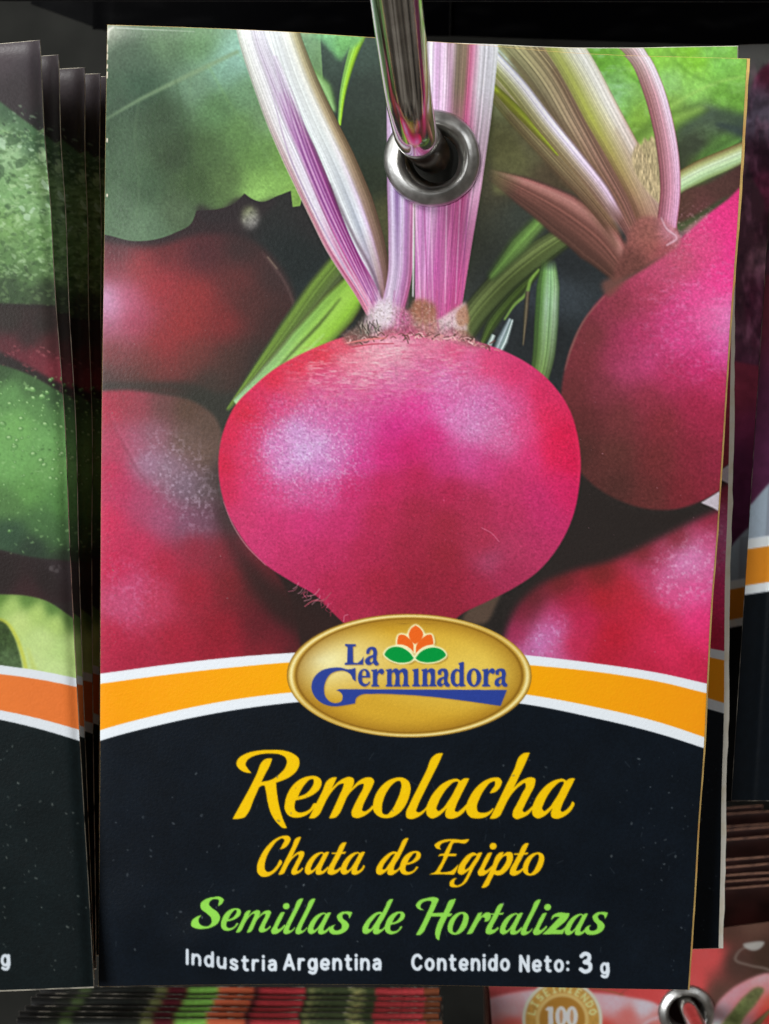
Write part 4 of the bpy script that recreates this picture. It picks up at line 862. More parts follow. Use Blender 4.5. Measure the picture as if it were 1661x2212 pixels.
# ------------------------------------------------------------------ the golden emblem
def emblem(p):
    cx, cy, rx, ry = 884, 1459.6, 264.5, 133.5
    bb, m = p.mask([ell(cx, cy, rx, ry, 0.3, 60)], 0.5)
    X, Y = p.grid(bb)
    dx, dy = (X - cx) / rx, (Y - cy) / ry
    r = np.sqrt(dx * dx + dy * dy)
    ang = np.arctan2(dy, dx)
    # face
    g = np.clip(1 - np.sqrt(((X - 690) / 210) ** 2 + ((Y - 1425) / 95) ** 2), 0, 1)[..., None]
    g2 = np.clip(1 - np.sqrt(((X - 1010) / 260) ** 2 + ((Y - 1445) / 110) ** 2), 0, 1)[..., None]
    face = np.array([214, 168, 48.]) * (1 - g2) + np.array([236, 206, 92.]) * g2
    face = face * (1 - g) + np.array([250, 246, 190.]) * g
    e = np.clip((r - 0.66) / 0.28, 0, 1)[..., None] ** 1.6
    face = face * (1 - e * .75) + np.array([150, 104, 26.]) * e * .75
    # border: dark line, gold roll, dark line
    din = np.abs(r - 0.925)
    face = np.where(r[..., None] > 0.925, np.array([206, 164, 60.]), face)
    lit = np.clip(np.cos(ang + 2.4), 0, 1)[..., None] * .9 + np.clip(np.cos(ang - .7), 0, 1)[..., None] * .8
    roll = np.exp(-((r - 0.965) / 0.016) ** 2)[..., None]
    face = face * (1 - roll * np.clip(.35 + lit, 0, 1)) + np.array([250, 236, 170.]) * roll * np.clip(.35 + lit, 0, 1)
    line = np.exp(-((r - 0.925) / 0.013) ** 2)[..., None]
    face = face * (1 - line * .7) + np.array([122, 82, 16.]) * line * .7
    line = np.exp(-((r - 1.0) / 0.011) ** 2)[..., None]
    face = face * (1 - line * .7) + np.array([120, 86, 26.]) * line * .7
    face = face * (1 + 0.03 * noise(*m.shape, 3, 2, 15)[..., None])
    p.put(bb, m, np.clip(face / 255, 0, 1))

    def L(R):
        R = np.asarray(R, float)
        return np.stack([(820 + R[:, 0] / 2.13) / 1.3727, (1790 + R[:, 1] / 2.13) / 1.3727], 1)
    # tulip: pale outline then petals
    petals = [('o', [(878, 132, 1), (905, 150), (930, 190), (905, 240), (874, 262, 1), (845, 235), (832, 195), (850, 152)]),
              ('o', [(770, 196), (800, 192), (835, 215), (865, 252), (870, 312, 1), (845, 285), (800, 262), (758, 258, 1), (760, 225)]),
              ('o', [(980, 192), (990, 215), (995, 258, 1), (945, 268), (905, 290), (874, 320, 1), (880, 262), (920, 215), (955, 193)]),
              ('g', [(678, 322), (695, 290), (740, 270), (790, 275), (840, 305), (872, 345, 1), (855, 362), (810, 375), (750, 370), (700, 345)]),
              ('g', [(872, 345, 1), (905, 305), (960, 278), (1020, 278), (1058, 298), (1074, 325), (1040, 355), (980, 372), (920, 370), (890, 360)])]
    allp = [spline(q, True, 2) for _, q in petals]
    bb, m = p.mask([L(q).tolist() for q in allp], 0, smooth=False)
    big = np.clip(blur(m, 3.0) * 3.2 - 0.35, 0, 1)
    shd = np.roll(np.roll(big, 3, 0), 3, 1)
    p.put(bb, shd * .5, np.array((140, 100, 30)) / 255)
    p.put(bb, big, np.array((250, 246, 196)) / 255)
    for kind, q in petals:
        c = np.array([v[:2] for v in q]).mean(0)
        R = spline(q, True, 2)
        R = c + (R - c) * (0.93 if kind == 'o' else 0.95)
        p.fill([L(R).tolist()], (240, 104, 30) if kind == 'o' else (0, 152, 62), soft=0.5, smooth=False)
    blue, dk = (44, 66, 152), (116, 96, 60)

    def put(rings):
        glyph(p, rings, lambda R: L(R) + (1.6, 1.8), (170, 126, 48), soft=0.8, alpha=.7)
        glyph(p, rings, L, blue, soft=0.5)
    put([[(432, 255, 1), (500, 255, 1), (500, 268, 1), (482, 272, 1), (484, 372, 1), (510, 375, 1), (535, 355), (550, 333, 1), (546, 386, 1), (430, 386, 1), (430, 376, 1), (446, 370, 1), (448, 272, 1), (432, 267, 1)]])
    put([[(566, 318, 1), (568, 295), (582, 277), (604, 272), (625, 279), (634, 300), (634, 362), (646, 378, 1), (640, 389), (620, 388), (610, 374, 1), (588, 388), (565, 381), (558, 360), (574, 338), (609, 323, 1), (609, 300), (600, 289), (590, 298), (586, 316, 1)], [(609, 338, 1), (592, 350), (589, 365), (599, 371), (609, 360, 1)]])
    put([[(498, 405, 1), (500, 490, 1), (484, 480), (470, 450), (430, 425), (385, 425), (340, 445), (310, 490), (300, 540), (310, 590), (340, 620), (380, 628), (410, 615), (415, 575), (397, 555), (375, 546, 1), (400, 540, 1), (1455, 545, 1), (1415, 646, 1), (1200, 615), (950, 585), (750, 572), (600, 570), (530, 577), (503, 597), (495, 630, 1), (440, 640), (350, 648), (290, 630), (240, 585), (220, 530), (235, 470), (280, 425), (350, 405), (410, 405), (450, 415), (475, 412)]])
    e = [[(76, 55, 1), (72, 25), (56, 4), (38, 0), (15, 10), (0, 40), (0, 72), (14, 100), (40, 112), (62, 103), (77, 82, 1), (70, 79, 1), (58, 92), (45, 95), (30, 85), (25, 55, 1)], [(25, 44, 1), (28, 18), (38, 9), (48, 18), (50, 44, 1)]]
    r = [[(0, 8, 1), (30, 3, 1), (38, 0, 1), (38, 20, 1), (50, 5), (65, 0), (78, 8), (80, 24), (70, 36), (58, 32), (52, 26), (43, 36), (38, 50, 1), (38, 98, 1), (50, 104, 1), (50, 113, 1), (0, 113, 1), (0, 104, 1), (10, 98, 1), (10, 18, 1), (0, 14, 1)]]
    nn = [[(0, 8, 1), (28, 2, 1), (36, 0, 1), (36, 16, 1), (50, 3), (66, 0), (82, 9), (85, 30, 1), (85, 98, 1), (94, 104, 1), (94, 113, 1), (48, 113, 1), (48, 104, 1), (56, 98, 1), (56, 35), (50, 24), (43, 25), (36, 37, 1), (36, 98, 1), (44, 104, 1), (44, 113, 1), (0, 113, 1), (0, 104, 1), (8, 98, 1), (8, 18, 1), (0, 14, 1)]]
    mm = [[(0, 8, 1), (28, 2, 1), (36, 0, 1), (36, 16, 1), (50, 3), (66, 0), (82, 12, 1), (100, 2), (118, 0), (133, 10), (136, 30, 1), (136, 98, 1), (146, 104, 1), (146, 113, 1), (100, 113, 1), (100, 104, 1), (108, 98, 1), (108, 35), (102, 24), (94, 25), (85, 37, 1), (85, 98, 1), (93, 104, 1), (93, 113, 1), (48, 113, 1), (48, 104, 1), (57, 98, 1), (57, 35), (51, 24), (44, 25), (36, 37, 1), (36, 98, 1), (44, 104, 1), (44, 113, 1), (0, 113, 1), (0, 104, 1), (8, 98, 1), (8, 18, 1), (0, 14, 1)]]
    ii = [[(0, 8, 1), (30, 2, 1), (38, 0, 1), (38, 98, 1), (50, 104, 1), (50, 113, 1), (0, 113, 1), (0, 104, 1), (9, 98, 1), (9, 18, 1), (0, 14, 1)]]
    a = [[(8, 40, 1), (6, 18), (22, 3), (42, 0), (62, 6), (70, 26), (70, 88), (82, 100, 1), (76, 113), (56, 112), (45, 98, 1), (26, 113), (6, 106), (0, 86), (14, 62), (44, 50, 1), (44, 26), (36, 16), (28, 24), (28, 40, 1)], [(44, 62, 1), (30, 74), (27, 90), (36, 97), (44, 88, 1)]]
    d = [[(50, -36, 1), (78, -44, 1), (84, -42, 1), (84, 98, 1), (94, 104, 1), (94, 110, 1), (60, 114, 1), (56, 104, 1), (40, 114), (14, 104), (0, 70), (0, 45), (14, 12), (36, 0), (56, 6, 1), (56, -24, 1), (50, -28, 1)], [(56, 24, 1), (44, 14), (32, 24), (28, 56), (32, 90), (44, 98), (56, 88, 1)]]
    o = [ell(45, 56, 45, 57), ell(45, 56, 17, 45)]
    for rings, x, y, k in ((e, 515, 412, 1.0), (r, 598, 411, 1.0), (mm, 690, 409, 1.02), (ii, 857, 408, 1.02), (nn, 914, 408, 1.02), (a, 1012, 409, 1.02), (d, 1099, 411, 1.0), (o, 1200, 409, 1.03), (r, 1297, 408, 1.02), (a, 1376, 409, 1.02)):
        put([[(q[0] * k + x, q[1] * k + y) + tuple(q[2:]) for q in R] for R in rings])


# ------------------------------------------------------------------ the other prints
def drops(p, box, n, seed, big=7.0, dark=(70, 110, 62), pale=(196, 232, 170)):
    rs = np.random.RandomState(seed)
    for _ in range(n):
        x, y = box[0] + rs.rand() * (box[2] - box[0]), box[1] + rs.rand() * (box[3] - box[1])
        r = big * (0.3 + 0.7 * rs.rand() ** 2)
        a = rs.rand() * 60 - 30
        p.fill([ell(x, y, r * 1.25, r, a, 12)], dark, soft=0.8, alpha=.55)
        p.fill([ell(x - r * .1, y + r * .1, r, r * .75, a, 12)], (120, 178, 100), soft=0.8, alpha=.6)
        p.fill([ell(x - r * .2, y - r * .3, r * .6, r * .4, a, 10)], pale, soft=0.6, alpha=.85)


def flakes(p, box, n, seed, size, cols, asp=2.0, alpha=.6, ang=0.0):
    rs = np.random.RandomState(seed)
    for _ in range(n):
        x, y = box[0] + rs.rand() * (box[2] - box[0]), box[1] + rs.rand() * (box[3] - box[1])
        r = size * (0.35 + rs.rand() ** 2)
        k = np.linspace(0, 2 * math.pi, 8)[:-1]
        rr = r * (0.45 + 0.8 * rs.rand(7))
        a = ang + rs.randn() * .5
        e = np.stack([np.cos(k) * rr * asp, np.sin(k) * rr], 1) @ np.array([[math.cos(a), math.sin(a)], [-math.sin(a), math.cos(a)]])
        p.fill([(e + (x, y)).tolist()], cols[rs.randint(len(cols))], soft=0.7, alpha=alpha)


def paint_marrow():
    """courgette packet; only its right hand part is in the picture"""
    p = Print(-1190, 70, 235, 2150, (52, 46, 45), s=0.8)
    q = p
    # rest of the sheet, out of the frame: two more fruits
    q.shade([ell(-640, 420, 470, 250, -14)], [(-900, 420, 84, 130, 74), (-640, 320, 160, 205, 140), (-640, 430, 110, 160, 90), (-640, 600, 60, 84, 52), (-260, 400, 96, 140, 80)], soft=3, r=120, grain=.08, gs=14)
    q.shade([ell(-560, 1010, 520, 230, 10)], [(-900, 1000, 84, 130, 74), (-560, 920, 150, 200, 120), (-560, 1020, 110, 160, 90), (-560, 1190, 60, 84, 52), (-160, 1060, 96, 150, 80)], soft=3, r=120, grain=.08, gs=14)
    q.shade([ell(-420, 1390, 330, 140, 4)], [(-500, 1380, 192, 220, 140), (-300, 1420, 180, 214, 124), (-700, 1390, 96, 130, 60)], soft=3, r=90)
    # the part in view
    S = q.shade
    S([[(-120, 70, 1), (240, 70, 1), (240, 430, 1), (120, 330), (95, 292), (35, 246), (-20, 205), (-120, 150)]], [(0, 120, 78, 70, 74), (60, 100, 84, 78, 82), (80, 130, 60, 54, 58), (40, 200, 62, 56, 58), (90, 280, 52, 52, 52), (-100, 110, 70, 66, 66), (150, 110, 46, 42, 44), (200, 200, 38, 36, 36)], soft=2, r=30, grain=.06)
    z1 = [(-260, 120), (-120, 150), (-20, 205), (35, 246), (95, 292), (160, 360), (240, 440, 1), (240, 680, 1), (120, 660), (0, 655), (-160, 640), (-330, 540), (-380, 300)]
    S([z1], [(10, 240, 76, 104, 78), (90, 310, 66, 92, 66), (60, 300, 84, 118, 84), (0, 290, 120, 158, 112), (20, 330, 158, 196, 146), (-30, 290, 140, 178, 128), (60, 380, 128, 168, 110), (100, 400, 112, 146, 92), (30, 420, 128, 172, 112), (90, 450, 132, 172, 116), (20, 480, 126, 168, 100), (100, 500, 118, 160, 98), (60, 540, 112, 152, 92), (10, 560, 98, 134, 82), (110, 570, 110, 146, 92), (60, 590, 92, 124, 78), (20, 620, 66, 86, 60), (100, 630, 62, 74, 56), (-100, 400, 140, 184, 120), (-200, 450, 110, 150, 92), (160, 420, 104, 140, 90), (200, 520, 96, 128, 84), (170, 620, 66, 80, 58), (220, 600, 60, 80, 56)], soft=1.5, r=22, grain=.10, gs=9, seed=3)
    flakes(q, (-30, 280, 235, 600), 620, 11, 3.6, [(186, 220, 168), (200, 230, 186), (170, 208, 144)], 2.3, .42, .2)
    flakes(q, (-30, 280, 235, 600), 90, 18, 6, [(176, 212, 158), (150, 190, 128)], 2.2, .3, .1)
    flakes(q, (-30, 280, 235, 600), 620, 12, 3.4, [(70, 100, 62), (58, 84, 54), (84, 116, 70)], 2.6, .4, .2)
    flakes(q, (-10, 290, 120, 470), 34, 13, 9, [(206, 236, 206), (190, 224, 170), (64, 92, 62)], 1.6, .6, .6)
    flakes(q, (0, 225, 130, 330), 90, 17, 2.6, [(150, 180, 146), (46, 60, 48)], 2.0, .5, .5)
    flakes(q, (-30, 560, 235, 660), 160, 14, 3, [(120, 150, 100), (52, 66, 48)], 2.6, .45)
    S([[(-160, 640, 1), (0, 662), (120, 668), (240, 690, 1), (240, 830, 1), (140, 830), (60, 790), (0, 760), (-160, 720, 1)]], [(20, 690, 56, 50, 47), (90, 700, 54, 48, 46), (60, 725, 62, 48, 48), (20, 752, 96, 50, 56), (80, 770, 118, 52, 62), (120, 800, 130, 56, 66), (30, 775, 110, 50, 60), (100, 745, 84, 50, 52), (180, 760, 70, 46, 48), (200, 810, 90, 48, 54)], soft=3, r=18, grain=.08, gs=5)
    flakes(q, (0, 745, 235, 845), 80, 15, 2.5, [(190, 110, 116), (150, 76, 84)], 2.2, .55)
    z2 = [(-260, 800), (-120, 780), (0, 788), (60, 808), (110, 835), (150, 862), (240, 930, 1), (240, 1240, 1), (150, 1212), (100, 1208), (60, 1202), (0, 1188), (-140, 1180), (-300, 1080)]
    S([z2], [(0, 800, 66, 92, 60), (70, 825, 74, 104, 66), (120, 860, 70, 98, 66), (20, 850, 104, 152, 90), (80, 880, 100, 146, 86), (130, 900, 96, 140, 84), (40, 920, 122, 178, 100), (100, 950, 118, 172, 100), (30, 1000, 118, 174, 98), (110, 1010, 116, 168, 96), (60, 1060, 104, 156, 84), (130, 1080, 92, 140, 78), (20, 1090, 88, 128, 74), (90, 1130, 78, 116, 70), (20, 1150, 58, 84, 62), (130, 1160, 72, 106, 66), (70, 1185, 50, 66, 52), (140, 1200, 50, 60, 48), (-120, 960, 120, 170, 100), (-200, 1090, 80, 110, 70), (200, 980, 96, 140, 84), (210, 1140, 70, 96, 62)], soft=1.5, r=20, grain=.07, gs=5, seed=5)
    drops(q, (-20, 810, 150, 1040), 78, 21)
    drops(q, (-20, 820, 220, 1160), 120, 22, 3.4)
    flakes(q, (-20, 800, 220, 1200), 320, 23, 2.2, [(160, 206, 136), (66, 100, 58)], 1.8, .5)
    S([[(-160, 1180, 1), (0, 1192), (60, 1205), (150, 1214), (240, 1240, 1), (240, 1330, 1), (150, 1300), (110, 1304), (0, 1284), (-160, 1280, 1)]], [(0, 1240, 46, 38, 37), (100, 1250, 44, 36, 36), (130, 1228, 56, 48, 50), (60, 1280, 60, 40, 42)], soft=2, r=20, grain=.05)
    q.speck((110, 1222, 150, 1234), 6, 4, (112, 104, 106), 31, alpha=.6, stretch=2)
    slice_ = [(-220, 1300), (-120, 1282), (0, 1284), (50, 1286), (100, 1298), (150, 1330), (240, 1400, 1), (240, 1500, 1), (-260, 1500, 1)]
    q.shade([slice_], [(0, 1288, 96, 134, 60), (60, 1292, 100, 138, 66), (110, 1310, 96, 134, 66), (150, 1335, 84, 116, 60), (20, 1306, 176, 208, 116), (80, 1320, 186, 216, 120), (120, 1345, 186, 216, 122), (40, 1340, 202, 226, 138), (90, 1380, 202, 228, 146), (140, 1400, 192, 222, 138), (60, 1430, 206, 230, 152), (120, 1450, 204, 230, 152), (160, 1470, 190, 220, 140), (190, 1420, 150, 184, 96), (-100, 1360, 196, 220, 140)], soft=1.2, r=12, grain=.03)
    q.shade([[(-80, 1320), (-20, 1330), (6, 1340), (28, 1370), (42, 1410), (52, 1470, 1), (-120, 1480, 1)]], [(0, 1350, 60, 80, 44), (20, 1380, 66, 88, 50), (10, 1420, 84, 108, 70), (-20, 1400, 52, 74, 42)], soft=1.5, r=12, grain=.25, gs=5)
    q.line([(-10, 1334), (14, 1345), (34, 1374), (48, 1412), (60, 1462)], [5, 6, 7, 8, 8], (206, 210, 74), soft=1.5, alpha=.8)
    q.line([(60, 1400), (72, 1440), (84, 1470)], [4, 9, 10], (196, 208, 96), soft=3, alpha=.6)
    p.a *= 1 + 0.04 * noise(p.h, p.w, 2.5, 2, 55)[..., None]
    c = [(-1240, 1690), (-1100, 1622), (-900, 1540), (-660, 1470), (-480, 1436), (-300, 1420), (-120, 1424), (0, 1437), (80, 1448), (165, 1465), (260, 1488)]
    frame_art(p, (240, 130, 58), (246, 140, 56), (240, 124, 58), (17, 26, 28), c, [(a, b + 19) for a, b in c], [(a, b + 95 + max(0, (a + 30) * .075)) for a, b in c], [(a, b + 115 + max(0, (a + 30) * .095)) for a, b in c])
    sans(p, 'g', 1, 20, lambda x: 2085, 30)
    p.speck((0, 1610, 190, 2100), 70, 2.0, (130, 136, 130), 202, alpha=.65, stretch=1.6)
    return p


def paint_cabbage():
    """dark red leaf packet on the right"""
    p = Print(0, 0, 1000, 1530, (62, 62, 60), s=0.5)
    p.shade([[(0, 0, 1), (1000, 0, 1), (1000, 1100, 1), (0, 1100, 1)]], [(30, 50, 76, 76, 74), (120, 60, 70, 70, 68), (500, 80, 70, 72, 64), (40, 400, 60, 36, 46), (300, 500, 84, 34, 60), (800, 500, 84, 34, 60), (50, 900, 84, 36, 66)], r=80)
    # leaves
    p.shade([[(14, 125), (60, 40), (120, 55), (320, 30), (520, 70), (760, 30), (960, 90), (1000, 300), (1000, 640), (700, 700), (300, 700), (60, 640), (30, 420), (60, 330), (24, 250)]], [(60, 60, 76, 24, 44), (40, 110, 70, 60, 74), (50, 150, 92, 84, 100), (40, 220, 46, 26, 38), (60, 300, 86, 34, 56), (60, 380, 50, 26, 36), (80, 420, 120, 84, 96), (50, 520, 62, 28, 44), (200, 200, 96, 30, 62), (400, 300, 110, 36, 74), (700, 300, 100, 30, 66), (500, 560, 80, 26, 54)], soft=3, r=26, grain=.35, gs=18, seed=4)
    p.mottle([[(20, 60), (990, 60), (990, 680), (30, 680)]], 26, .6, 5, soft=6, add=(170, 110, 140), oct=4, sx=.5, sy=1.6)
    p.mottle([[(20, 60), (990, 60), (990, 680), (30, 680)]], 22, .8, 6, soft=6, add=(24, 14, 22), oct=4, sx=.7)
    p.shade([[(-10, 640, 1), (300, 700), (1010, 690, 1), (1010, 1000), (600, 1080), (300, 1010), (90, 950), (40, 985), (-10, 1045, 1)]], [(20, 700, 96, 34, 50), (60, 780, 92, 34, 62), (20, 850, 78, 32, 60), (10, 940, 88, 38, 72), (300, 820, 100, 32, 70), (700, 860, 92, 32, 66)], soft=2, r=40, grain=.14, gs=14)
    p.shade([[(-10, 1045, 1), (40, 985), (90, 950), (300, 1000), (600, 1070), (1010, 1000, 1), (1010, 1180, 1), (-10, 1180, 1)]], [(10, 1010, 172, 190, 206), (60, 1000, 164, 176, 192), (200, 1080, 150, 160, 176), (700, 1080, 160, 150, 160)], soft=1.2, r=30, grain=.04)
    p.fill([[(28, 1000, 1), (420, 960, 1), (420, 1090, 1), (28, 1092, 1)]], (148, 158, 174), soft=.8, alpha=.9)
    p.fill([[(27, 1090, 1), (420, 1086, 1), (420, 1089, 1), (27, 1093, 1)]], (40, 46, 80), soft=.6)
    c = [(-20, 1092), (150, 1066), (320, 1048), (500, 1040), (680, 1048), (850, 1066), (1020, 1092)]
    frame_art(p, (226, 142, 40), (246, 160, 30), (226, 142, 40), (9, 15, 21), c, [(a, b + 18) for a, b in c], [(a, b + 79) for a, b in c], [(a, b + 95) for a, b in c])
    return p


def paint_tomato():
    """red fruit packet below right, with the gold seal"""
    # sheet units: 0..1000 across, 0..1500 down
    p = Print(0, 0, 1000, 1540, (60, 40, 36), s=0.8)
    p.shade([[(0, 0, 1), (1000, 0, 1), (1000, 1100, 1), (0, 1100, 1)]], [(100, 60, 150, 60, 60), (100, 160, 150, 62, 64), (300, 60, 160, 60, 60), (460, 150, 190, 66, 66), (520, 60, 206, 80, 78), (520, 200, 206, 76, 76), (580, 120, 196, 76, 76), (620, 60, 76, 52, 44), (640, 140, 70, 50, 44), (680, 30, 92, 66, 56), (800, 30, 96, 52, 46), (720, 130, 60, 44, 36), (800, 150, 60, 42, 36), (900, 60, 104, 44, 42), (960, 100, 110, 50, 46), (600, 230, 86, 60, 52), (900, 260, 110, 44, 40), (300, 500, 150, 50, 50), (700, 800, 120, 44, 44)], r=26, soft=0, grain=.05)
    p.line([(690, 98), (652, 112), (640, 134), (676, 150), (722, 160), (770, 186)], [3, 5, 6, 5, 6, 4], (122, 108, 100), soft=1.5, alpha=.8)
    p.fill([[(660, 98), (684, 90), (716, 92), (708, 104), (690, 112), (668, 106)]], (168, 168, 164), soft=1.5, alpha=.85)
    p.shade([[(835, 120), (880, 130), (930, 170), (900, 180), (860, 160)]], [(880, 150, 92, 74, 66)], soft=4)
    # fruit, left and centre
    f1 = [(-10, 238, 1), (60, 222), (150, 212), (260, 220), (360, 232), (450, 262), (470, 330), (420, 420), (200, 480), (-10, 470, 1)]
    p.shade([f1], [(30, 240, 206, 150, 160), (120, 224, 214, 164, 172), (200, 222, 206, 150, 156), (60, 266, 216, 150, 156), (140, 262, 206, 130, 136), (60, 300, 206, 84, 76), (160, 310, 204, 70, 62), (330, 240, 216, 160, 170), (400, 256, 220, 176, 186), (360, 282, 216, 104, 100), (300, 330, 206, 66, 54), (430, 300, 216, 110, 104), (120, 420, 190, 44, 40), (300, 420, 196, 50, 44)], soft=2, r=16, grain=.06, gs=6)
    p.line([(150, 214), (220, 206), (300, 214), (350, 228)], 3, (124, 92, 54), soft=1.2, alpha=.8)
    p.line([(340, 226), (380, 200), (420, 190)], 2.5, (110, 60, 52), soft=1, alpha=.6)
    p.line([(380, 330), (420, 292), (470, 284)], [5, 8, 8], (226, 170, 180), soft=2, alpha=.9)
    f2 = [(470, 300), (520, 260), (600, 300), (640, 400), (560, 470), (440, 440), (420, 360)]
    p.shade([f2], [(500, 320, 222, 110, 90), (560, 330, 210, 80, 66), (540, 420, 200, 60, 50)], soft=3, grain=.06)
    f3 = [(575, 340, 1), (588, 258), (628, 214), (672, 188), (716, 172), (790, 176), (900, 190), (1010, 210, 1), (1010, 520, 1), (640, 500)]
    p.shade([f3], [(600, 270, 216, 150, 160), (640, 226, 208, 140, 150), (710, 182, 206, 150, 156), (860, 154, 214, 168, 172), (930, 166, 220, 186, 190), (650, 240, 200, 110, 118), (720, 200, 206, 124, 128), (600, 310, 226, 190, 196), (740, 240, 206, 76, 60), (735, 285, 196, 52, 46), (720, 340, 222, 190, 196), (900, 230, 214, 74, 60), (960, 260, 210, 60, 50), (820, 300, 206, 64, 54), (760, 380, 206, 60, 50), (950, 330, 220, 150, 156), (900, 380, 226, 196, 204)], soft=2, r=18, grain=.06, gs=6)
    p.shade([[(585, 370, 1), (600, 312), (632, 268), (668, 226), (700, 206), (714, 210), (700, 242), (660, 292), (640, 350)]], [(610, 330, 130, 140, 92), (650, 270, 98, 108, 64), (690, 220, 92, 96, 60)], soft=2, grain=.2, gs=7)
    p.stem([(630, 380), (680, 320), (735, 262)], [10, 22, 6], [(-1, (90, 84, 50)), (0, (110, 104, 66)), (1, (70, 56, 40))], soft=1.5)
    p.stem([(440, 470), (380, 352), (340, 320)], [26, 12, 4], [(-1, (110, 100, 60)), (0, (150, 130, 80)), (1, (100, 80, 50))], soft=2)
    p.shade([ell(600, 800, 330, 260)], [(500, 700, 216, 120, 112), (600, 800, 196, 50, 44), (800, 900, 140, 40, 40)], soft=3, r=60)
    c = [(-20, 1124), (150, 1100), (320, 1082), (500, 1074), (680, 1082), (850, 1100), (1020, 1126)]
    frame_art(p, (255, 152, 14), (255, 176, 0), (252, 150, 22), (15, 23, 31), c, [(a, b + 18) for a, b in c], [(a, b + 96) for a, b in c], [(a, b + 116) for a, b in c])
    seal(p, 191.5, 291)
    return p


def seal(p, cx, cy):
    R = 104
    p.fill([ell(cx, cy, R, R, 0, 50)], (200, 192, 172), soft=1.2)
    p.fill([ell(cx, cy, R * .92, R * .92, 0, 50)], (170, 130, 62), soft=1.2)
    p.mottle([ell(cx, cy, R * .92, R * .92, 0, 50)], 8, .10, 3)
    p.fill([ell(cx, cy, R * .66, R * .66, 0, 44)], (196, 162, 100), soft=1.2)
    p.fill([ell(cx, cy, R * .57, R * .57, 0, 44)], (152, 108, 44), soft=1.2)
    word = ['L', 'I', 'S', 'E', 'I', 'H', 'I', 'E', 'N', 'D', 'O']
    seg = {'L': [((-.3, 1), (-.3, 0)), ((-.3, 0), (.35, 0))], 'I': [((0, 1), (0, 0)), ((-.25, 1), (.25, 1)), ((-.25, 0), (.25, 0))],
           'S': [((.3, .9), (-.25, .9)), ((-.25, .9), (-.25, .55)), ((-.25, .55), (.3, .45)), ((.3, .45), (.3, .08)), ((.3, .08), (-.3, .08))],
           'E': [((-.25, 1), (-.25, 0)), ((-.25, 1), (.3, 1)), ((-.25, .5), (.2, .5)), ((-.25, 0), (.3, 0))],
           'H': [((-.35, 1), (-.35, 0)), ((.35, 1), (.35, 0)), ((-.35, .5), (.35, .5))],
           'N': [((-.35, 0), (-.35, 1)), ((-.35, 1), (.35, 0)), ((.35, 0), (.35, 1))],
           'D': [((-.3, 1), (-.3, 0)), ((-.3, 1), (.2, .9)), ((.2, .9), (.35, .5)), ((.35, .5), (.2, .1)), ((.2, .1), (-.3, 0))],
           'O': [((-.3, .2), (-.3, .8)), ((-.3, .8), (.1, 1)), ((.1, 1), (.35, .6)), ((.35, .6), (.3, .2)), ((.3, .2), (0, 0)), ((0, 0), (-.3, .2))]}
    for k, chh in enumerate(word):
        a = math.radians(-76 + 152 * k / (len(word) - 1))
        for (u0, v0), (u1, v1) in seg[chh]:
            pts = []
            for u, v in ((u0, v0), (u1, v1)):
                rad = R * (.70 + .17 * v)
                tx = u * 17
                pts.append((cx + rad * math.sin(a) + tx * math.cos(a), cy - rad * math.cos(a) + tx * math.sin(a)))
            p.line(pts, 3.8, (236, 208, 146), soft=1.1, smooth=False, alpha=.9)
    cy -= 8
    for x, kind in ((-30, '1'), (-3, '0'), (25, '0')):
        top, bot = cy - 25, cy + 25
        if kind == '0':
            p.fill([ell(cx + x, cy, 15, 26)], (236, 232, 220), soft=.8)
            p.fill([ell(cx + x, cy, 5, 19)], (166, 126, 92), soft=.8)
        else:
            p.fill([[(cx + x - 7, top, 1), (cx + x + 6, top, 1), (cx + x + 6, bot - 4, 1), (cx + x + 12, bot, 1), (cx + x - 12, bot, 1), (cx + x - 6, bot - 4, 1), (cx + x - 6, top + 10, 1), (cx + x - 15, top + 8, 1)]], (236, 232, 220), soft=.8)


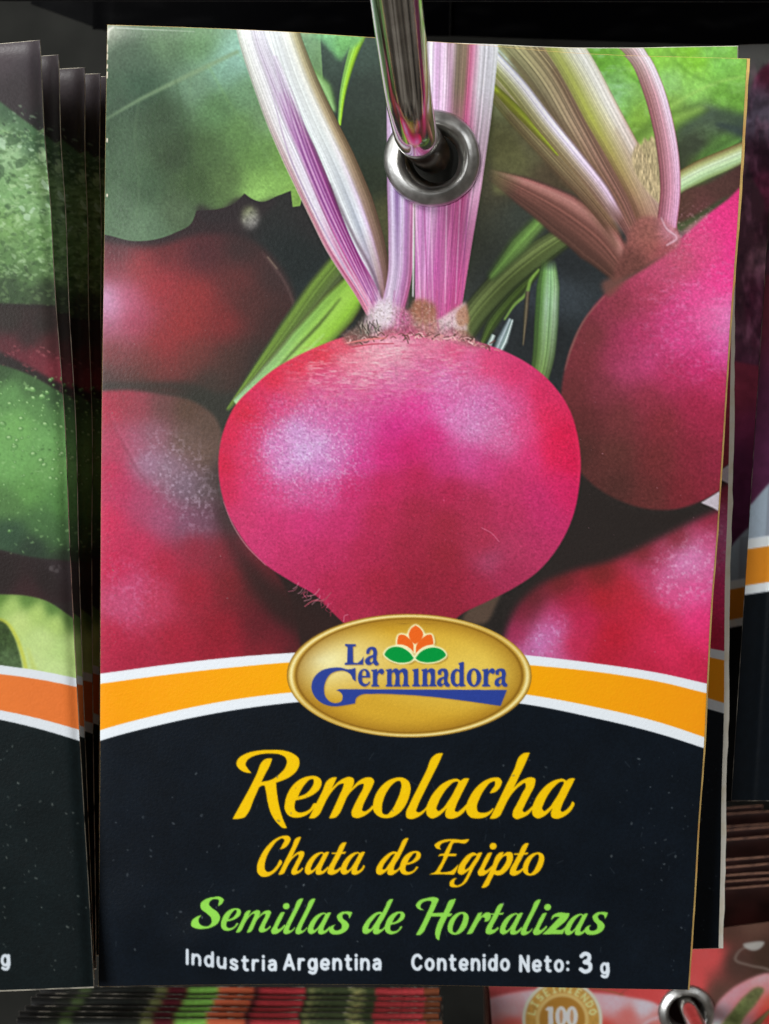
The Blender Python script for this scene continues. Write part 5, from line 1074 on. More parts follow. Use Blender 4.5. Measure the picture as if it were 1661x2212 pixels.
def paint_mixed():
    """packet of the row below left: only its upper strip shows"""
    p = Print(0, 0, 1000, 1540, (30, 30, 30), s=0.5)
    segs = [(-10, 110, (26, 26, 26)), (60, 130, (30, 32, 28)), (100, 140, (60, 74, 44)), (130, 300, (26, 28, 26)), (250, 330, (34, 36, 32)), (290, 340, (96, 100, 62)), (322, 378, (76, 26, 34)),
            (370, 449, (112, 162, 70)), (449, 540, (194, 86, 58)), (538, 552, (60, 30, 34)), (550, 667, (172, 56, 62))]
    for x0, x1, c in segs:
        p.fill([[(x0, -20, 1), (x1 + 8, -20, 1), (x1 - 10, 200, 1), (x0 - 12, 200, 1)]], c, soft=4)
    p.fill([[(667, -20, 1), (845, -20, 1), (835, 200, 1), (660, 200, 1)]], (58, 68, 44), soft=3)
    p.mottle([[(684, -10), (852, -10), (846, 200), (680, 200)]], 24, .95, 3, soft=3, add=(196, 190, 120), oct=3, sx=1.3)
    p.mottle([[(684, -10), (852, -10), (846, 200), (680, 200)]], 30, .9, 4, soft=3, add=(24, 30, 22), oct=3)
    p.fill([[(841, -20, 1), (1010, -20, 1), (1010, 200, 1), (834, 200, 1)]], (168, 58, 62), soft=3)
    p.fill([[(962, -20, 1), (1010, -20, 1), (1010, 200, 1), (962, 200, 1)]], (112, 62, 40), soft=2)
    p.mottle([[(120, -10), (480, -10), (480, 200), (120, 200)]], 36, .6, 5, soft=6, add=(80, 92, 60), oct=3, sx=1.4)
    p.fill([[(-10, 200, 1), (1010, 200, 1), (1010, 1100, 1), (-10, 1100, 1)]], (96, 60, 50), soft=20)
    p.mottle([[(0, 180), (1000, 180), (1000, 1100), (0, 1100)]], 150, .8, 6, soft=8, add=(180, 60, 50), oct=3)
    p.mottle([[(0, 180), (1000, 180), (1000, 1100), (0, 1100)]], 120, .8, 7, soft=8, add=(80, 120, 50), oct=3)
    p.a *= 1 + .10 * noise(p.h, p.w, 3, 2, 8)[..., None]
    c = [(-20, 1124), (150, 1100), (320, 1082), (500, 1074), (680, 1082), (850, 1100), (1020, 1126)]
    frame_art(p, (255, 152, 14), (255, 176, 0), (252, 150, 22), (15, 23, 31), c, [(a, b + 18) for a, b in c], [(a, b + 96) for a, b in c], [(a, b + 116) for a, b in c])
    return p


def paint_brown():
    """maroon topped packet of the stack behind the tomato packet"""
    p = Print(0, 0, 1000, 1540, (44, 24, 22), s=0.4)  # maroon ink kept dark, standing in for shade in the stack
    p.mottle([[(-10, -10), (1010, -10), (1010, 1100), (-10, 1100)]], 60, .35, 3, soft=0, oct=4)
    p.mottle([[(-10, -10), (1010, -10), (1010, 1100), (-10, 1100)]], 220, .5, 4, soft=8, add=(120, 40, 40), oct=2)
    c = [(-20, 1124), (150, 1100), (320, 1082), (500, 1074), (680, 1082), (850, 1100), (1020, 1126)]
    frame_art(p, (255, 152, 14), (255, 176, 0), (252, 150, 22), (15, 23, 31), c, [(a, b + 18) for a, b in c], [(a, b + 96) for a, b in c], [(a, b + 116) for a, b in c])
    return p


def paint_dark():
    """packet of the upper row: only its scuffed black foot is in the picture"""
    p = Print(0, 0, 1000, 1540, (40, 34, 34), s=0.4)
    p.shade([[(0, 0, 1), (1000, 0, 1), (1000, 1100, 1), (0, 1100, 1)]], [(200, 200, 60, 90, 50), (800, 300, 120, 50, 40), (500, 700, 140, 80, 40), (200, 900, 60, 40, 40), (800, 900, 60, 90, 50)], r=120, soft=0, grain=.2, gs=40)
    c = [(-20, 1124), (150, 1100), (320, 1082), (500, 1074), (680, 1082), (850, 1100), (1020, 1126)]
    frame_art(p, (255, 152, 14), (255, 176, 0), (252, 150, 22), (2, 2, 3), c, [(a, b + 18) for a, b in c], [(a, b + 96) for a, b in c], [(a, b + 116) for a, b in c])  # near-black foot ink stands in for the upper row's shade
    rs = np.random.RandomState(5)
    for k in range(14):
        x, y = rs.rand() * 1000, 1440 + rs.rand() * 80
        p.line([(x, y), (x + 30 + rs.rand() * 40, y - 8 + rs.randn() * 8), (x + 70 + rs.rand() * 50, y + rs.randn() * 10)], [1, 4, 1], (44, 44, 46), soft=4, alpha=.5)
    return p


# ------------------------------------------------------------------ materials
def nodes(name):
    m = bpy.data.materials.new(name)
    m.use_nodes = True
    nt = m.node_tree
    return m, nt, nt.nodes['Principled BSDF']


def noise_bump(nt, b, scale, strength, dist, detail=3.0):
    tc = nt.nodes.new('ShaderNodeTexCoord')
    n = nt.nodes.new('ShaderNodeTexNoise')
    n.inputs['Scale'].default_value = scale
    n.inputs['Detail'].default_value = detail
    bp = nt.nodes.new('ShaderNodeBump')
    bp.inputs['Strength'].default_value = strength
    bp.inputs['Distance'].default_value = dist
    nt.links.new(tc.outputs['Object'], n.inputs['Vector'])
    nt.links.new(n.outputs['Fac'], bp.inputs['Height'])
    nt.links.new(bp.outputs['Normal'], b.inputs['Normal'])
    return tc, n


def mat_print(name='printed_paper', spec=0.18):
    m, nt, b = nodes(name)
    a = nt.nodes.new('ShaderNodeAttribute')
    a.attribute_name = 'ink'
    nt.links.new(a.outputs['Color'], b.inputs['Base Color'])
    b.inputs['Specular IOR Level'].default_value = spec
    tc, n = noise_bump(nt, b, 2600.0, 0.22, 0.00012)
    n2 = nt.nodes.new('ShaderNodeTexNoise')
    n2.inputs['Scale'].default_value = 90.0
    n2.inputs['Detail'].default_value = 5.0
    r = nt.nodes.new('ShaderNodeMapRange')
    r.inputs['To Min'].default_value = 0.30
    r.inputs['To Max'].default_value = 0.46
    nt.links.new(tc.outputs['Object'], n2.inputs['Vector'])
    nt.links.new(n2.outputs['Fac'], r.inputs['Value'])
    nt.links.new(r.outputs['Result'], b.inputs['Roughness'])
    return m


def mat_paper(name, rgb, dark):
    m, nt, b = nodes(name)
    tc, n = noise_bump(nt, b, 1800.0, 0.3, 0.0001)
    n2 = nt.nodes.new('ShaderNodeTexNoise')
    n2.inputs['Scale'].default_value = 420.0
    n2.inputs['Detail'].default_value = 4.0
    cr = nt.nodes.new('ShaderNodeValToRGB')
    cr.color_ramp.elements[0].position = 0.30
    cr.color_ramp.elements[0].color = (*dark, 1)
    cr.color_ramp.elements[1].position = 0.52
    cr.color_ramp.elements[1].color = (*rgb, 1)
    nt.links.new(tc.outputs['Object'], n2.inputs['Vector'])
    nt.links.new(n2.outputs['Fac'], cr.inputs['Fac'])
    nt.links.new(cr.outputs['Color'], b.inputs['Base Color'])
    b.inputs['Roughness'].default_value = 0.8
    return m


def mat_metal(name, c0, c1, r0, r1, scale, bump):
    m, nt, b = nodes(name)
    b.inputs['Metallic'].default_value = 1.0
    tc, n = noise_bump(nt, b, scale * 3, bump, 0.00006, 4.0)
    n2 = nt.nodes.new('ShaderNodeTexNoise')
    n2.inputs['Scale'].default_value = scale
    n2.inputs['Detail'].default_value = 6.0
    cr = nt.nodes.new('ShaderNodeValToRGB')
    cr.color_ramp.elements[0].position = 0.32
    cr.color_ramp.elements[0].color = (*c0, 1)
    cr.color_ramp.elements[1].position = 0.62
    cr.color_ramp.elements[1].color = (*c1, 1)
    r = nt.nodes.new('ShaderNodeMapRange')
    r.inputs['To Min'].default_value = r0
    r.inputs['To Max'].default_value = r1
    nt.links.new(tc.outputs['Object'], n2.inputs['Vector'])
    nt.links.new(n2.outputs['Fac'], cr.inputs['Fac'])
    nt.links.new(n2.outputs['Fac'], r.inputs['Value'])
    nt.links.new(cr.outputs['Color'], b.inputs['Base Color'])
    nt.links.new(r.outputs['Result'], b.inputs['Roughness'])
    return m


def mat_board():
    m, nt, b = nodes('grey_board')
    tc, n = noise_bump(nt, b, 500.0, 0.3, 0.0004, 5.0)
    cr = nt.nodes.new('ShaderNodeValToRGB')
    cr.color_ramp.elements[0].position = 0.3
    cr.color_ramp.elements[0].color = (0.014, 0.0145, 0.013, 1)
    cr.color_ramp.elements[1].position = 0.7
    cr.color_ramp.elements[1].color = (0.024, 0.0245, 0.022, 1)
    n2 = nt.nodes.new('ShaderNodeTexNoise')
    n2.inputs['Scale'].default_value = 60.0
    nt.links.new(tc.outputs['Object'], n2.inputs['Vector'])
    nt.links.new(n2.outputs['Fac'], cr.inputs['Fac'])
    nt.links.new(cr.outputs['Color'], b.inputs['Base Color'])
    b.inputs['Roughness'].default_value = 0.75
    b.inputs['Specular IOR Level'].default_value = 0.1
    return m


M_PRINT = mat_print()
M_MATTE = mat_print('shaded_printed_paper', 0.02)  # sheen taken out so the upper row looks shaded
M_CREAM = mat_paper('cream_paper', (0.93, 0.90, 0.80), (0.86, 0.80, 0.64))
M_AMBER = mat_paper('amber_paper_edge', (0.92, 0.62, 0.20), (0.90, 0.48, 0.14))
M_DARKEDGE = mat_paper('worn_dark_edge', (0.05, 0.045, 0.04), (0.50, 0.46, 0.38))
M_BLACKEDGE = mat_paper('black_paper_edge', (0.012, 0.011, 0.010), (0.03, 0.028, 0.026))  # near-black edge of the upper row packets
M_WORN = mat_paper('chipped_pale_edge', (0.62, 0.58, 0.48), (0.03, 0.028, 0.025))
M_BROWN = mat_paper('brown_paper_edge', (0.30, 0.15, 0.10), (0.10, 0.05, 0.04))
M_EYELET = mat_metal('tarnished_eyelet_metal', (0.44, 0.44, 0.43), (0.74, 0.74, 0.72), 0.28, 0.44, 500.0, 0.35)
M_CHROME = mat_metal('chromed_wire', (0.56, 0.53, 0.49), (0.78, 0.76, 0.72), 0.07, 0.16, 260.0, 0.10)
M_BOARD = mat_board()


# ------------------------------------------------------------------ geometry helpers
def P3(x, y, Y):
    """plan position (x right, y down, in design units) on the sheet plane that lies Y behind the front packet"""
    f = (DIST + Y) / DIST * U
    return np.stack([(np.asarray(x) - CX) * f, np.asarray(Y) + 0 * np.asarray(x), -(np.asarray(y) - CY) * f], -1)


def mesh_obj(name, verts, faces, mats, parent=None, smooth=True, ink=None, idx=None):
    me = bpy.data.meshes.new(name)
    verts = np.asarray(verts, np.float32)
    if isinstance(faces, np.ndarray):
        nf, k = faces.shape
        me.vertices.add(len(verts))
        me.vertices.foreach_set('co', verts.ravel())
        me.loops.add(nf * k)
        me.loops.foreach_set('vertex_index', faces.astype(np.int32).ravel())
        me.polygons.add(nf)
        me.polygons.foreach_set('loop_start', (np.arange(nf) * k).astype(np.int32))
        me.update(calc_edges=True)
        me.validate()
    else:
        me.from_pydata([tuple(v) for v in verts], [], faces)
        me.update()
    for m in (mats if isinstance(mats, (list, tuple)) else [mats]):
        me.materials.append(m)
    if idx is not None:
        me.polygons.foreach_set('material_index', np.asarray(idx, np.int32))
    me.polygons.foreach_set('use_smooth', np.full(len(me.polygons), smooth))
    if ink is not None:
        at = me.color_attributes.new('ink', 'FLOAT_COLOR', 'POINT')
        rgba = np.ones((len(verts), 4), np.float32)
        rgba[:, :3] = ink
        at.data.foreach_set('color', rgba.ravel())
    o = bpy.data.objects.new(name, me)
    COL.objects.link(o)
    if parent is not None:
        o.parent = parent
    return o


def tag(o, label=None, cat=None, group=None, kind=None):
    for k, v in (('label', label), ('category', cat), ('group', group), ('kind', kind)):
        if v:
            o[k] = v


def empty(name, loc):
    o = bpy.data.objects.new(name, None)
    o.empty_display_size = 0.01
    o.location = loc
    COL.objects.link(o)
    return o


def edge_fn(pts):
    P = spline(pts, False, 4.0)
    L = np.concatenate([[0], np.cumsum(np.hypot(*np.diff(P, axis=0).T))])
    L /= L[-1]
    return lambda t: np.stack([np.interp(t, L, P[:, 0]), np.interp(t, L, P[:, 1])], -1)


def coons(top, bottom, left, right):
    T, B, Lf, R = edge_fn(top), edge_fn(bottom), edge_fn(left), edge_fn(right)
    c00, c10, c01, c11 = np.array(top[0][:2], float), np.array(top[-1][:2], float), np.array(bottom[0][:2], float), np.array(bottom[-1][:2], float)

    def f(u, v):
        sh = np.broadcast(u, v).shape
        u, v = np.broadcast_to(u, sh), np.broadcast_to(v, sh)
        U_, V_ = u[..., None], v[..., None]
        return T(u) * (1 - V_) + B(u) * V_ + Lf(v) * (1 - U_) + R(v) * U_ - ((1 - U_) * (1 - V_) * c00 + U_ * (1 - V_) * c10 + (1 - U_) * V_ * c01 + U_ * V_ * c11)
    return f


def quad(tl, tr, br, bl):
    tl, tr, br, bl = [np.array(c, float) for c in (tl, tr, br, bl)]

    def f(u, v):
        sh = np.broadcast(u, v).shape
        u, v = np.broadcast_to(u, sh)[..., None], np.broadcast_to(v, sh)[..., None]
        return (tl * (1 - u) + tr * u) * (1 - v) + (bl * (1 - u) + br * u) * v
    return f


def build_packet(label, group, plan, depth, ink_at, us, vs, region, parts, back_mat, ext, gain=1.0, eye=None, eye_r=1.0, edge_mat=None, foot_mat=None, ink_mat=None, thick=0.5 * MM, hole=True):
    """a flat printed paper packet. plan(u,v) -> design position, depth(u,v) -> metres behind the front plane"""
    us, vs = np.asarray(us), np.asarray(vs)
    base2 = plan(np.array(0.5), np.array(1.0))
    base = P3(base2[0], base2[1], depth(np.array(0.5), np.array(1.0)))
    root = empty('seed_packet', base.tolist())
    tag(root, label, 'seed packet', group)
    UU, VV = np.meshgrid(us, vs)
    D = plan(UU, VV)
    V = P3(D[..., 0], D[..., 1], depth(UU, VV)) - base
    ink = lin(ink_at(UU, VV, D)).reshape(-1, 3) * 0.95 * gain
    ink = np.clip(ink, 0, 0.9)
    nx, ny = len(us), len(vs)
    I = np.arange(nx * ny).reshape(ny, nx)
    F = np.stack([I[:-1, :-1], I[1:, :-1], I[1:, 1:], I[:-1, 1:]], -1).reshape(-1, 4)
    uc, vc = (us[:-1] + us[1:]) / 2, (vs[:-1] + vs[1:]) / 2
    UC, VC = np.meshgrid(uc, vc)
    Dc = plan(UC, VC)
    reg = region(UC, VC, Dc).ravel()
    keep = np.ones(len(F), bool)
    if eye is not None:
        ec = plan(np.array(eye[0]), np.array(eye[1]))
        rad = 68 * eye_r
        if hole:
            keep = (np.hypot(Dc[..., 0] - ec[0], Dc[..., 1] - ec[1]) > rad).ravel()
    Vf = V.reshape(-1, 3)
    for k, nm in enumerate(parts):
        f = F[keep & (reg == k)]
        if len(f) == 0:
            continue
        used = np.unique(f)
        remap = np.zeros(len(Vf), np.int64)
        remap[used] = np.arange(len(used))
        mesh_obj(nm, Vf[used], remap[f], ink_mat or M_PRINT, root, ink=ink[used])
    # ---- back sheet with a rim: slightly larger where it stands proud of the front
    nb, mb = 44, 72
    ub, vb = np.linspace(0, 1, nb), np.linspace(0, 1, mb)
    UB, VB = np.meshgrid(ub, vb)
    DB = plan(UB, VB)
    Yb = depth(UB, VB)
    el, et, er, eb = ext
    jit = np.random.RandomState(int(abs(base2[0])) + 5)
    wob = lambda n: 0.88 + 0.24 * jit.rand(n)
    DB2 = DB.copy()
    er_v = er(vb) if callable(er) else np.full(mb, float(er))
    DB2[:, -1, 0] += er_v * wob(mb)
    DB2[:, 0, 0] -= el * wob(mb)
    DB2[0, :, 1] -= et * wob(nb)
    DB2[-1, :, 1] += eb * wob(nb)
    e = np.minimum(np.minimum(UB, 1 - UB), np.minimum(VB, 1 - VB))
    Yback = Yb + 0.25 * MM + thick * np.clip(e / 0.12, 0, 1) + 0.6 * MM * np.clip(e / 0.3, 0, 1)
    Vb = (P3(DB2[..., 0], DB2[..., 1], Yback) - base).reshape(-1, 3)
    J = np.arange(nb * mb).reshape(mb, nb)
    Fb = np.stack([J[:-1, :-1], J[:-1, 1:], J[1:, 1:], J[1:, :-1]], -1).reshape(-1, 4)
    fb_i = np.zeros((mb - 1, nb - 1), int)
    fb_i[-1] = 2
    fb_i = fb_i.ravel()
    if eye is not None and hole:
        cB = plan((UB[:-1, :-1] + UB[1:, 1:]) / 2, (VB[:-1, :-1] + VB[1:, 1:]) / 2)
        kb = (np.hypot(cB[..., 0] - ec[0], cB[..., 1] - ec[1]) > 86 * eye_r).ravel()
        Fb, fb_i = Fb[kb], fb_i[kb]
    # rim: joins the back sheet to the front's edge
    ring = np.concatenate([J[0, :], J[1:, -1], J[-1, -2::-1], J[-2:0:-1, 0]])
    rd = DB.reshape(-1, 2)[ring]
    ry = Yb.reshape(-1)[ring]
    Vr = P3(rd[:, 0], rd[:, 1], ry + 0.02 * MM) - base
    off = len(Vb)
    n = len(ring)
    a = np.arange(n)
    b = (a + 1) % n
    Fr = np.stack([ring[a], off + a, off + b, ring[b]], -1)
    mesh_obj('back_panel', np.concatenate([Vb, Vr]), np.concatenate([Fb, Fr]), [back_mat, edge_mat or back_mat, foot_mat or back_mat], root, smooth=False,
             idx=list(fb_i) + [1] * len(Fr))
    if eye is not None:
        y0 = float(depth(np.array(eye[0]), np.array(eye[1])))
        du = 0.004
        slope = float(depth(np.array(eye[0]), np.array(eye[1] + du)) - depth(np.array(eye[0]), np.array(eye[1] - du))) / (2 * du * 0.124)
        make_eyelet(root, P3(ec[0], ec[1], y0) - base, math.atan(slope), eye_r * U / (60 * 1e-6) * (DIST + y0) / DIST)
    return root


def make_eyelet(root, c, tilt, k):
    prof = [(6.24, 0.10), (6.22, -0.28), (6.0, -0.62), (5.50, -0.98), (4.98, -1.26), (4.62, -1.36), (4.28, -1.22), (3.98, -0.78), (3.72, -0.1), (3.56, 0.7), (3.50, 1.6), (3.6, 2.1), (4.3, 2.25), (4.9, 2.0), (5.3, 1.5)]
    S = np.array(prof)
    # refine
    Q = spline([tuple(q) for q in prof], False, 0.12)
    n = 96
    a = np.linspace(0, 2 * math.pi, n, endpoint=False)
    rs = np.random.RandomState(3)
    ph = rs.rand(6) * 6.28
    dent = 1 + 0.004 * np.sin(3 * a + ph[0]) + 0.004 * np.sin(5 * a + ph[1]) + 0.0025 * np.sin(11 * a + ph[2])
    V = []
    for r, y in Q:
        flat = 0.03 * np.sin(4 * a + ph[3]) * (1 if y < 0 else 0)
        V.append(np.stack([r * dent * np.cos(a), y + flat, r * dent * np.sin(a)], -1))
    V = np.array(V).reshape(-1, 3) * MM * k
    R = np.array(Matrix.Rotation(tilt, 3, 'X'))
    V = V @ R.T + c
    m = len(Q)
    J = np.arange(m * n).reshape(m, n)
    J2 = np.roll(J, -1, 1)
    F = np.stack([J[:-1], J2[:-1], J2[1:], J[1:]], -1).reshape(-1, 4)
    mesh_obj('eyelet', V, F, M_EYELET, root)


def copy_packet(root, dY, from_a, from_b, to_a, to_b, Ya, Yb, label, lean=0.0):
    """hang another packet of the same print dY further back; its edge runs from to_a to to_b"""
    A, B = P3(*from_a, Ya), P3(*from_b, Yb)
    A2, B2 = P3(*to_a, Ya + dY), P3(*to_b, Yb + dY)
    a0 = math.atan2(B[2] - A[2], B[0] - A[0])
    a1 = math.atan2(B2[2] - A2[2], B2[0] - A2[0])
    th = a1 - a0
    c, s = math.cos(th), math.sin(th)
    o = np.array(root.location)
    d = o - A
    loc = np.array([A2[0] + d[0] * c - d[2] * s, A2[1] + d[1], A2[2] + d[0] * s + d[2] * c])
    r = root.copy()
    COL.objects.link(r)
    r.location = loc.tolist()
    r.rotation_euler = (lean, -th, 0)
    r['label'] = label
    for ch in root.children:
        q = ch.copy()
        COL.objects.link(q)
        q.parent = r
    return r


def tube(path, rad, n=40, cap=True):
    Pt = np.asarray(path, float)
    T = np.gradient(Pt, axis=0)
    T /= np.linalg.norm(T, axis=1)[:, None]
    up = np.array([0, 0, 1.0])
    V = []
    X = np.cross(T[0], up)
    X /= np.linalg.norm(X)
    for i in range(len(Pt)):
        X = X - T[i] * np.dot(X, T[i])
        X /= np.linalg.norm(X)
        Z = np.cross(X, T[i])
        a = np.linspace(0, 2 * math.pi, n, endpoint=False)
        r = rad[i] if hasattr(rad, '__len__') else rad
        V.append(Pt[i] + r * (np.cos(a)[:, None] * X + np.sin(a)[:, None] * Z))
    V = np.array(V).reshape(-1, 3)
    m = len(Pt)
    J = np.arange(m * n).reshape(m, n)
    J2 = np.roll(J, -1, 1)
    F = [tuple(f) for f in np.stack([J[:-1], J2[:-1], J2[1:], J[1:]], -1).reshape(-1, 4)]
    if cap:
        F.append(tuple(J[0][::-1]))
        F.append(tuple(J[-1]))
    return V, F


# ------------------------------------------------------------------ the display board
bw, bh = 0.62, 0.62
bt = 0.006
bv = [(x, y, z) for y in (0.296, 0.296 + bt) for x, z in ((-bw, -bh), (bw, -bh), (bw, bh), (-bw, bh))]
bd = mesh_obj('display_wall', bv, [(0, 1, 2, 3), (7, 6, 5, 4), (0, 4, 5, 1), (1, 5, 6, 2), (2, 6, 7, 3), (3, 7, 4, 0)], M_BOARD, smooth=False)
tag(bd, kind='structure')

# ------------------------------------------------------------------ beetroot packets
beet = paint_beet()
L_EDGE = [(232, 54), (228, 300), (225, 550), (220.5, 854), (218, 1130), (217, 1455), (215.5, 1750), (214, 1960), (213, 2131)]
R_EDGE = [(1613, 127), (1593, 476), (1575, 725), (1557, 1014), (1547, 1166), (1535, 1316), (1529, 1431), (1520, 1615), (1506, 1813), (1500.5, 1918), (1486, 2138)]
T_EDGE = [(232, 54), (420, 60), (600, 68), (800, 81), (930, 90), (1080, 101), (1200, 112), (1350, 120), (1500, 124), (1613, 127)]
B_EDGE = [(213, 2131), (400, 2128), (600, 2126), (830, 2127), (1100, 2131), (1300, 2135), (1486, 2138)]
plan_beet = coons(T_EDGE, B_EDGE, L_EDGE, R_EDGE)


def depth_beet(u, v):
    y = 16 * MM * v
    y = y - 1.1 * MM * np.exp(-((v - 0.52) / 0.30) ** 2) * (np.clip(u * (1 - u) * 4, 0, 1)) ** 0.7      # seeds inside
    y = y + 1.3 * MM * np.exp(-v / 0.016) * (0.55 + 0.45 * np.cos(u * 5.0 + 0.4))                       # creased top seam leans back
    y = y + 0.5 * MM * np.exp(-((u - 0.0) / 0.05) ** 2) * np.sin(v * 7) * 0.5
    y = y - 0.55 * MM * np.exp(-((u - 0.17) / 0.055) ** 2 - ((v - 0.955) / 0.03) ** 2)                   # dent near the foot
    y = y - 0.45 * MM * np.exp(-((u - 0.07) / 0.07) ** 2 - ((v - 0.93) / 0.05) ** 2)
    y = y + 0.35 * MM * np.sin(u * 9 + 1.0) * np.exp(-((v - 1.0) / 0.06) ** 2)
    return y


C1 = spline([(150, 1463), (217.5, 1455), (350, 1437), (500, 1420), (635, 1410), (780, 1403), (884, 1401), (1010, 1405), (1143, 1416), (1280, 1432), (1430, 1455), (1528, 1477), (1680, 1511)], False, 6)
C4 = spline([(150, 1624), (217.5, 1600), (350, 1565), (500, 1535), (640, 1517), (780, 1508), (884, 1506), (1010, 1510), (1125, 1520), (1280, 1550), (1430, 1587), (1520, 1616), (1680, 1673)], False, 6)


def region_beet(u, v, D):
    r = np.where(D[..., 1] > np.interp(D[..., 0], C4[:, 0], C4[:, 1]), 2, np.where(D[..., 1] > np.interp(D[..., 0], C1[:, 0], C1[:, 1]), 1, 0))
    r = np.where((r == 1) & (D[..., 0] > 884), 4, r)
    return np.where(((D[..., 0] - 884) / 264.5) ** 2 + ((D[..., 1] - 1459.6) / 133.5) ** 2 < 1, 3, r)


PARTS = ['picture_panel', 'striped_band', 'name_panel', 'emblem', 'striped_band']
EYE = (0.5145, 0.1235)
_e = plan_beet(np.array(EYE[0]), np.array(EYE[1]))
front = build_packet('foremost beetroot packet with amber right edge, chrome rod passing through its eyelet', 'beetroot seed packets', plan_beet, depth_beet,
                     lambda u, v, D: beet.sample(D[..., 0], D[..., 1]), np.linspace(0, 1, 800), np.linspace(0, 1, 1210), region_beet, PARTS,
                     M_AMBER, (0.2, 0.5, lambda v: 7.0 - 3.4 * np.clip(v * 3, 0, 1), 0.2), eye=EYE)
# shift so that the eyelet sits where it should is built into EYE
second = copy_packet(front, 7.0 * MM, (1613, 127), (1486, 2138), (1593, 100), (1552, 2037), 0.0, 16 * MM,
                     'second beetroot packet showing as a strip with cream edge behind the foremost one')
# the second one has a wider cream flap on the right instead of the amber edge
for ch in list(second.children):
    if ch.name.startswith('back_panel'):
        bpy.data.objects.remove(ch)
_base2 = plan_beet(np.array(0.5), np.array(1.0))
tmp = build_packet('x', 'x', plan_beet, depth_beet, lambda u, v, D: np.zeros(D.shape[:-1] + (3,)), np.linspace(0, 1, 3), np.linspace(0, 1, 3), lambda u, v, D: np.full(u.shape, 9), PARTS,
                   M_CREAM, (0.2, 1.0, lambda v: 2.0 + 9.0 * np.clip((v - 0.12) / 0.3, 0, 1), 1.0), eye=EYE)
for ch in list(tmp.children):
    if ch.name.startswith('back_panel'):
        ch.parent = second
    else:
        bpy.data.objects.remove(ch)
bpy.data.objects.remove(tmp)

# ------------------------------------------------------------------ courgette packets on the left
marrow = paint_marrow()
LTR, LBR = (86, 87), (202, 2131)
plan_left = coons([(-1215, 128), (-600, 112), (0, 95), (86, 87)], [(-1085, 2160), (-500, 2150), (0, 2139), (202, 2131)], [(-1215, 128), (-1150, 1100), (-1085, 2160)],
                  [(86, 87), (88, 131), (95, 288), (107, 425), (118, 629), (140, 924), (149, 1157), (165, 1477), (178, 1711), (190, 1911), (202, 2131)])


def depth_left(u, v):
    y = -2 * MM + 15 * MM * v
    y = y - 1.0 * MM * np.exp(-((v - 0.5) / 0.3) ** 2) * np.clip(u * (1 - u) * 4, 0, 1) ** 0.7
    return y + 1.0 * MM * np.exp(-v / 0.012) + 0.5 * MM * np.exp(-((u - 1) / 0.012) ** 2)


lc1 = np.array([(-1240, 1690), (-1100, 1622), (-900, 1540), (-660, 1470), (-480, 1436), (-300, 1420), (-120, 1424), (0, 1437), (80, 1448), (165, 1465), (260, 1488)], float)


def region_left(u, v, D):
    y1 = np.interp(D[..., 0], lc1[:, 0], lc1[:, 1])
    y4 = y1 + 115 + np.maximum(0, (D[..., 0] + 30) * .095)
    return np.where(D[..., 1] > y4, 2, np.where(D[..., 1] > y1, 1, 0))


us = np.concatenate([np.linspace(0, 0.82, 60)[:-1], np.linspace(0.82, 1, 150)])
left = build_packet('foremost courgette packet with wet green fruit, at the left edge', 'courgette seed packets', plan_left, depth_left,
                    lambda u, v, D: marrow.sample(D[..., 0], D[..., 1]), us, np.linspace(0, 1, 1050), region_left, PARTS[:3], M_WORN,
                    (1, 1, 1.6, 3.0), eye=(0.5, 0.12), edge_mat=M_WORN, foot_mat=M_AMBER, gain=0.86)
for k, (dY, ta, tb, lab) in enumerate([
        (5.0, (126, 119), (203, 2106), 'second courgette packet from the front, a narrow dark strip beside the wet fruit'),
        (10.0, (183, 147), (207, 2090), 'third courgette packet from the front, a dark strip with frayed top corner'),
        (14.5, (217, 160), (213, 2075), 'fourth courgette packet from the front, dark strip touching the beetroot packet'),
        (18.0, (236, 166), (232, 2060), 'rearmost courgette packet, only a sliver beside the beetroot packet')]):
    copy_packet(left, dY * MM, LTR, LBR, ta, tb, -2 * MM, 13 * MM, lab)

# ------------------------------------------------------------------ red leaf packets on the right and above
leafy = paint_cabbage()
rq = quad((1706, -230), (2996, -230), (2870, 1745), (1580, 1728))


def region_std(c, o1, o4):
    c = np.array(c, float)

    def f(u, v, D):
        y = np.interp(u * 1000, c[:, 0], c[:, 1])
        return np.where(v * 1530 > y + o4, 2, np.where(v * 1530 > y + o1, 1, 0))
    return f


CB = [(-20, 1092), (150, 1066), (320, 1048), (500, 1040), (680, 1048), (850, 1066), (1020, 1092)]
CT = [(-20, 1124), (150, 1100), (320, 1082), (500, 1074), (680, 1082), (850, 1100), (1020, 1126)]


def depth_right(u, v):
    return 10 * MM + 12 * MM * v - 1.0 * MM * np.exp(-((v - 0.5) / 0.3) ** 2) * np.clip(u * (1 - u) * 4, 0, 1) ** 0.7 + 0.12 * MM * np.exp(-((u - .035) / .006) ** 2) * np.clip((v - .55) * 5, 0, 1)


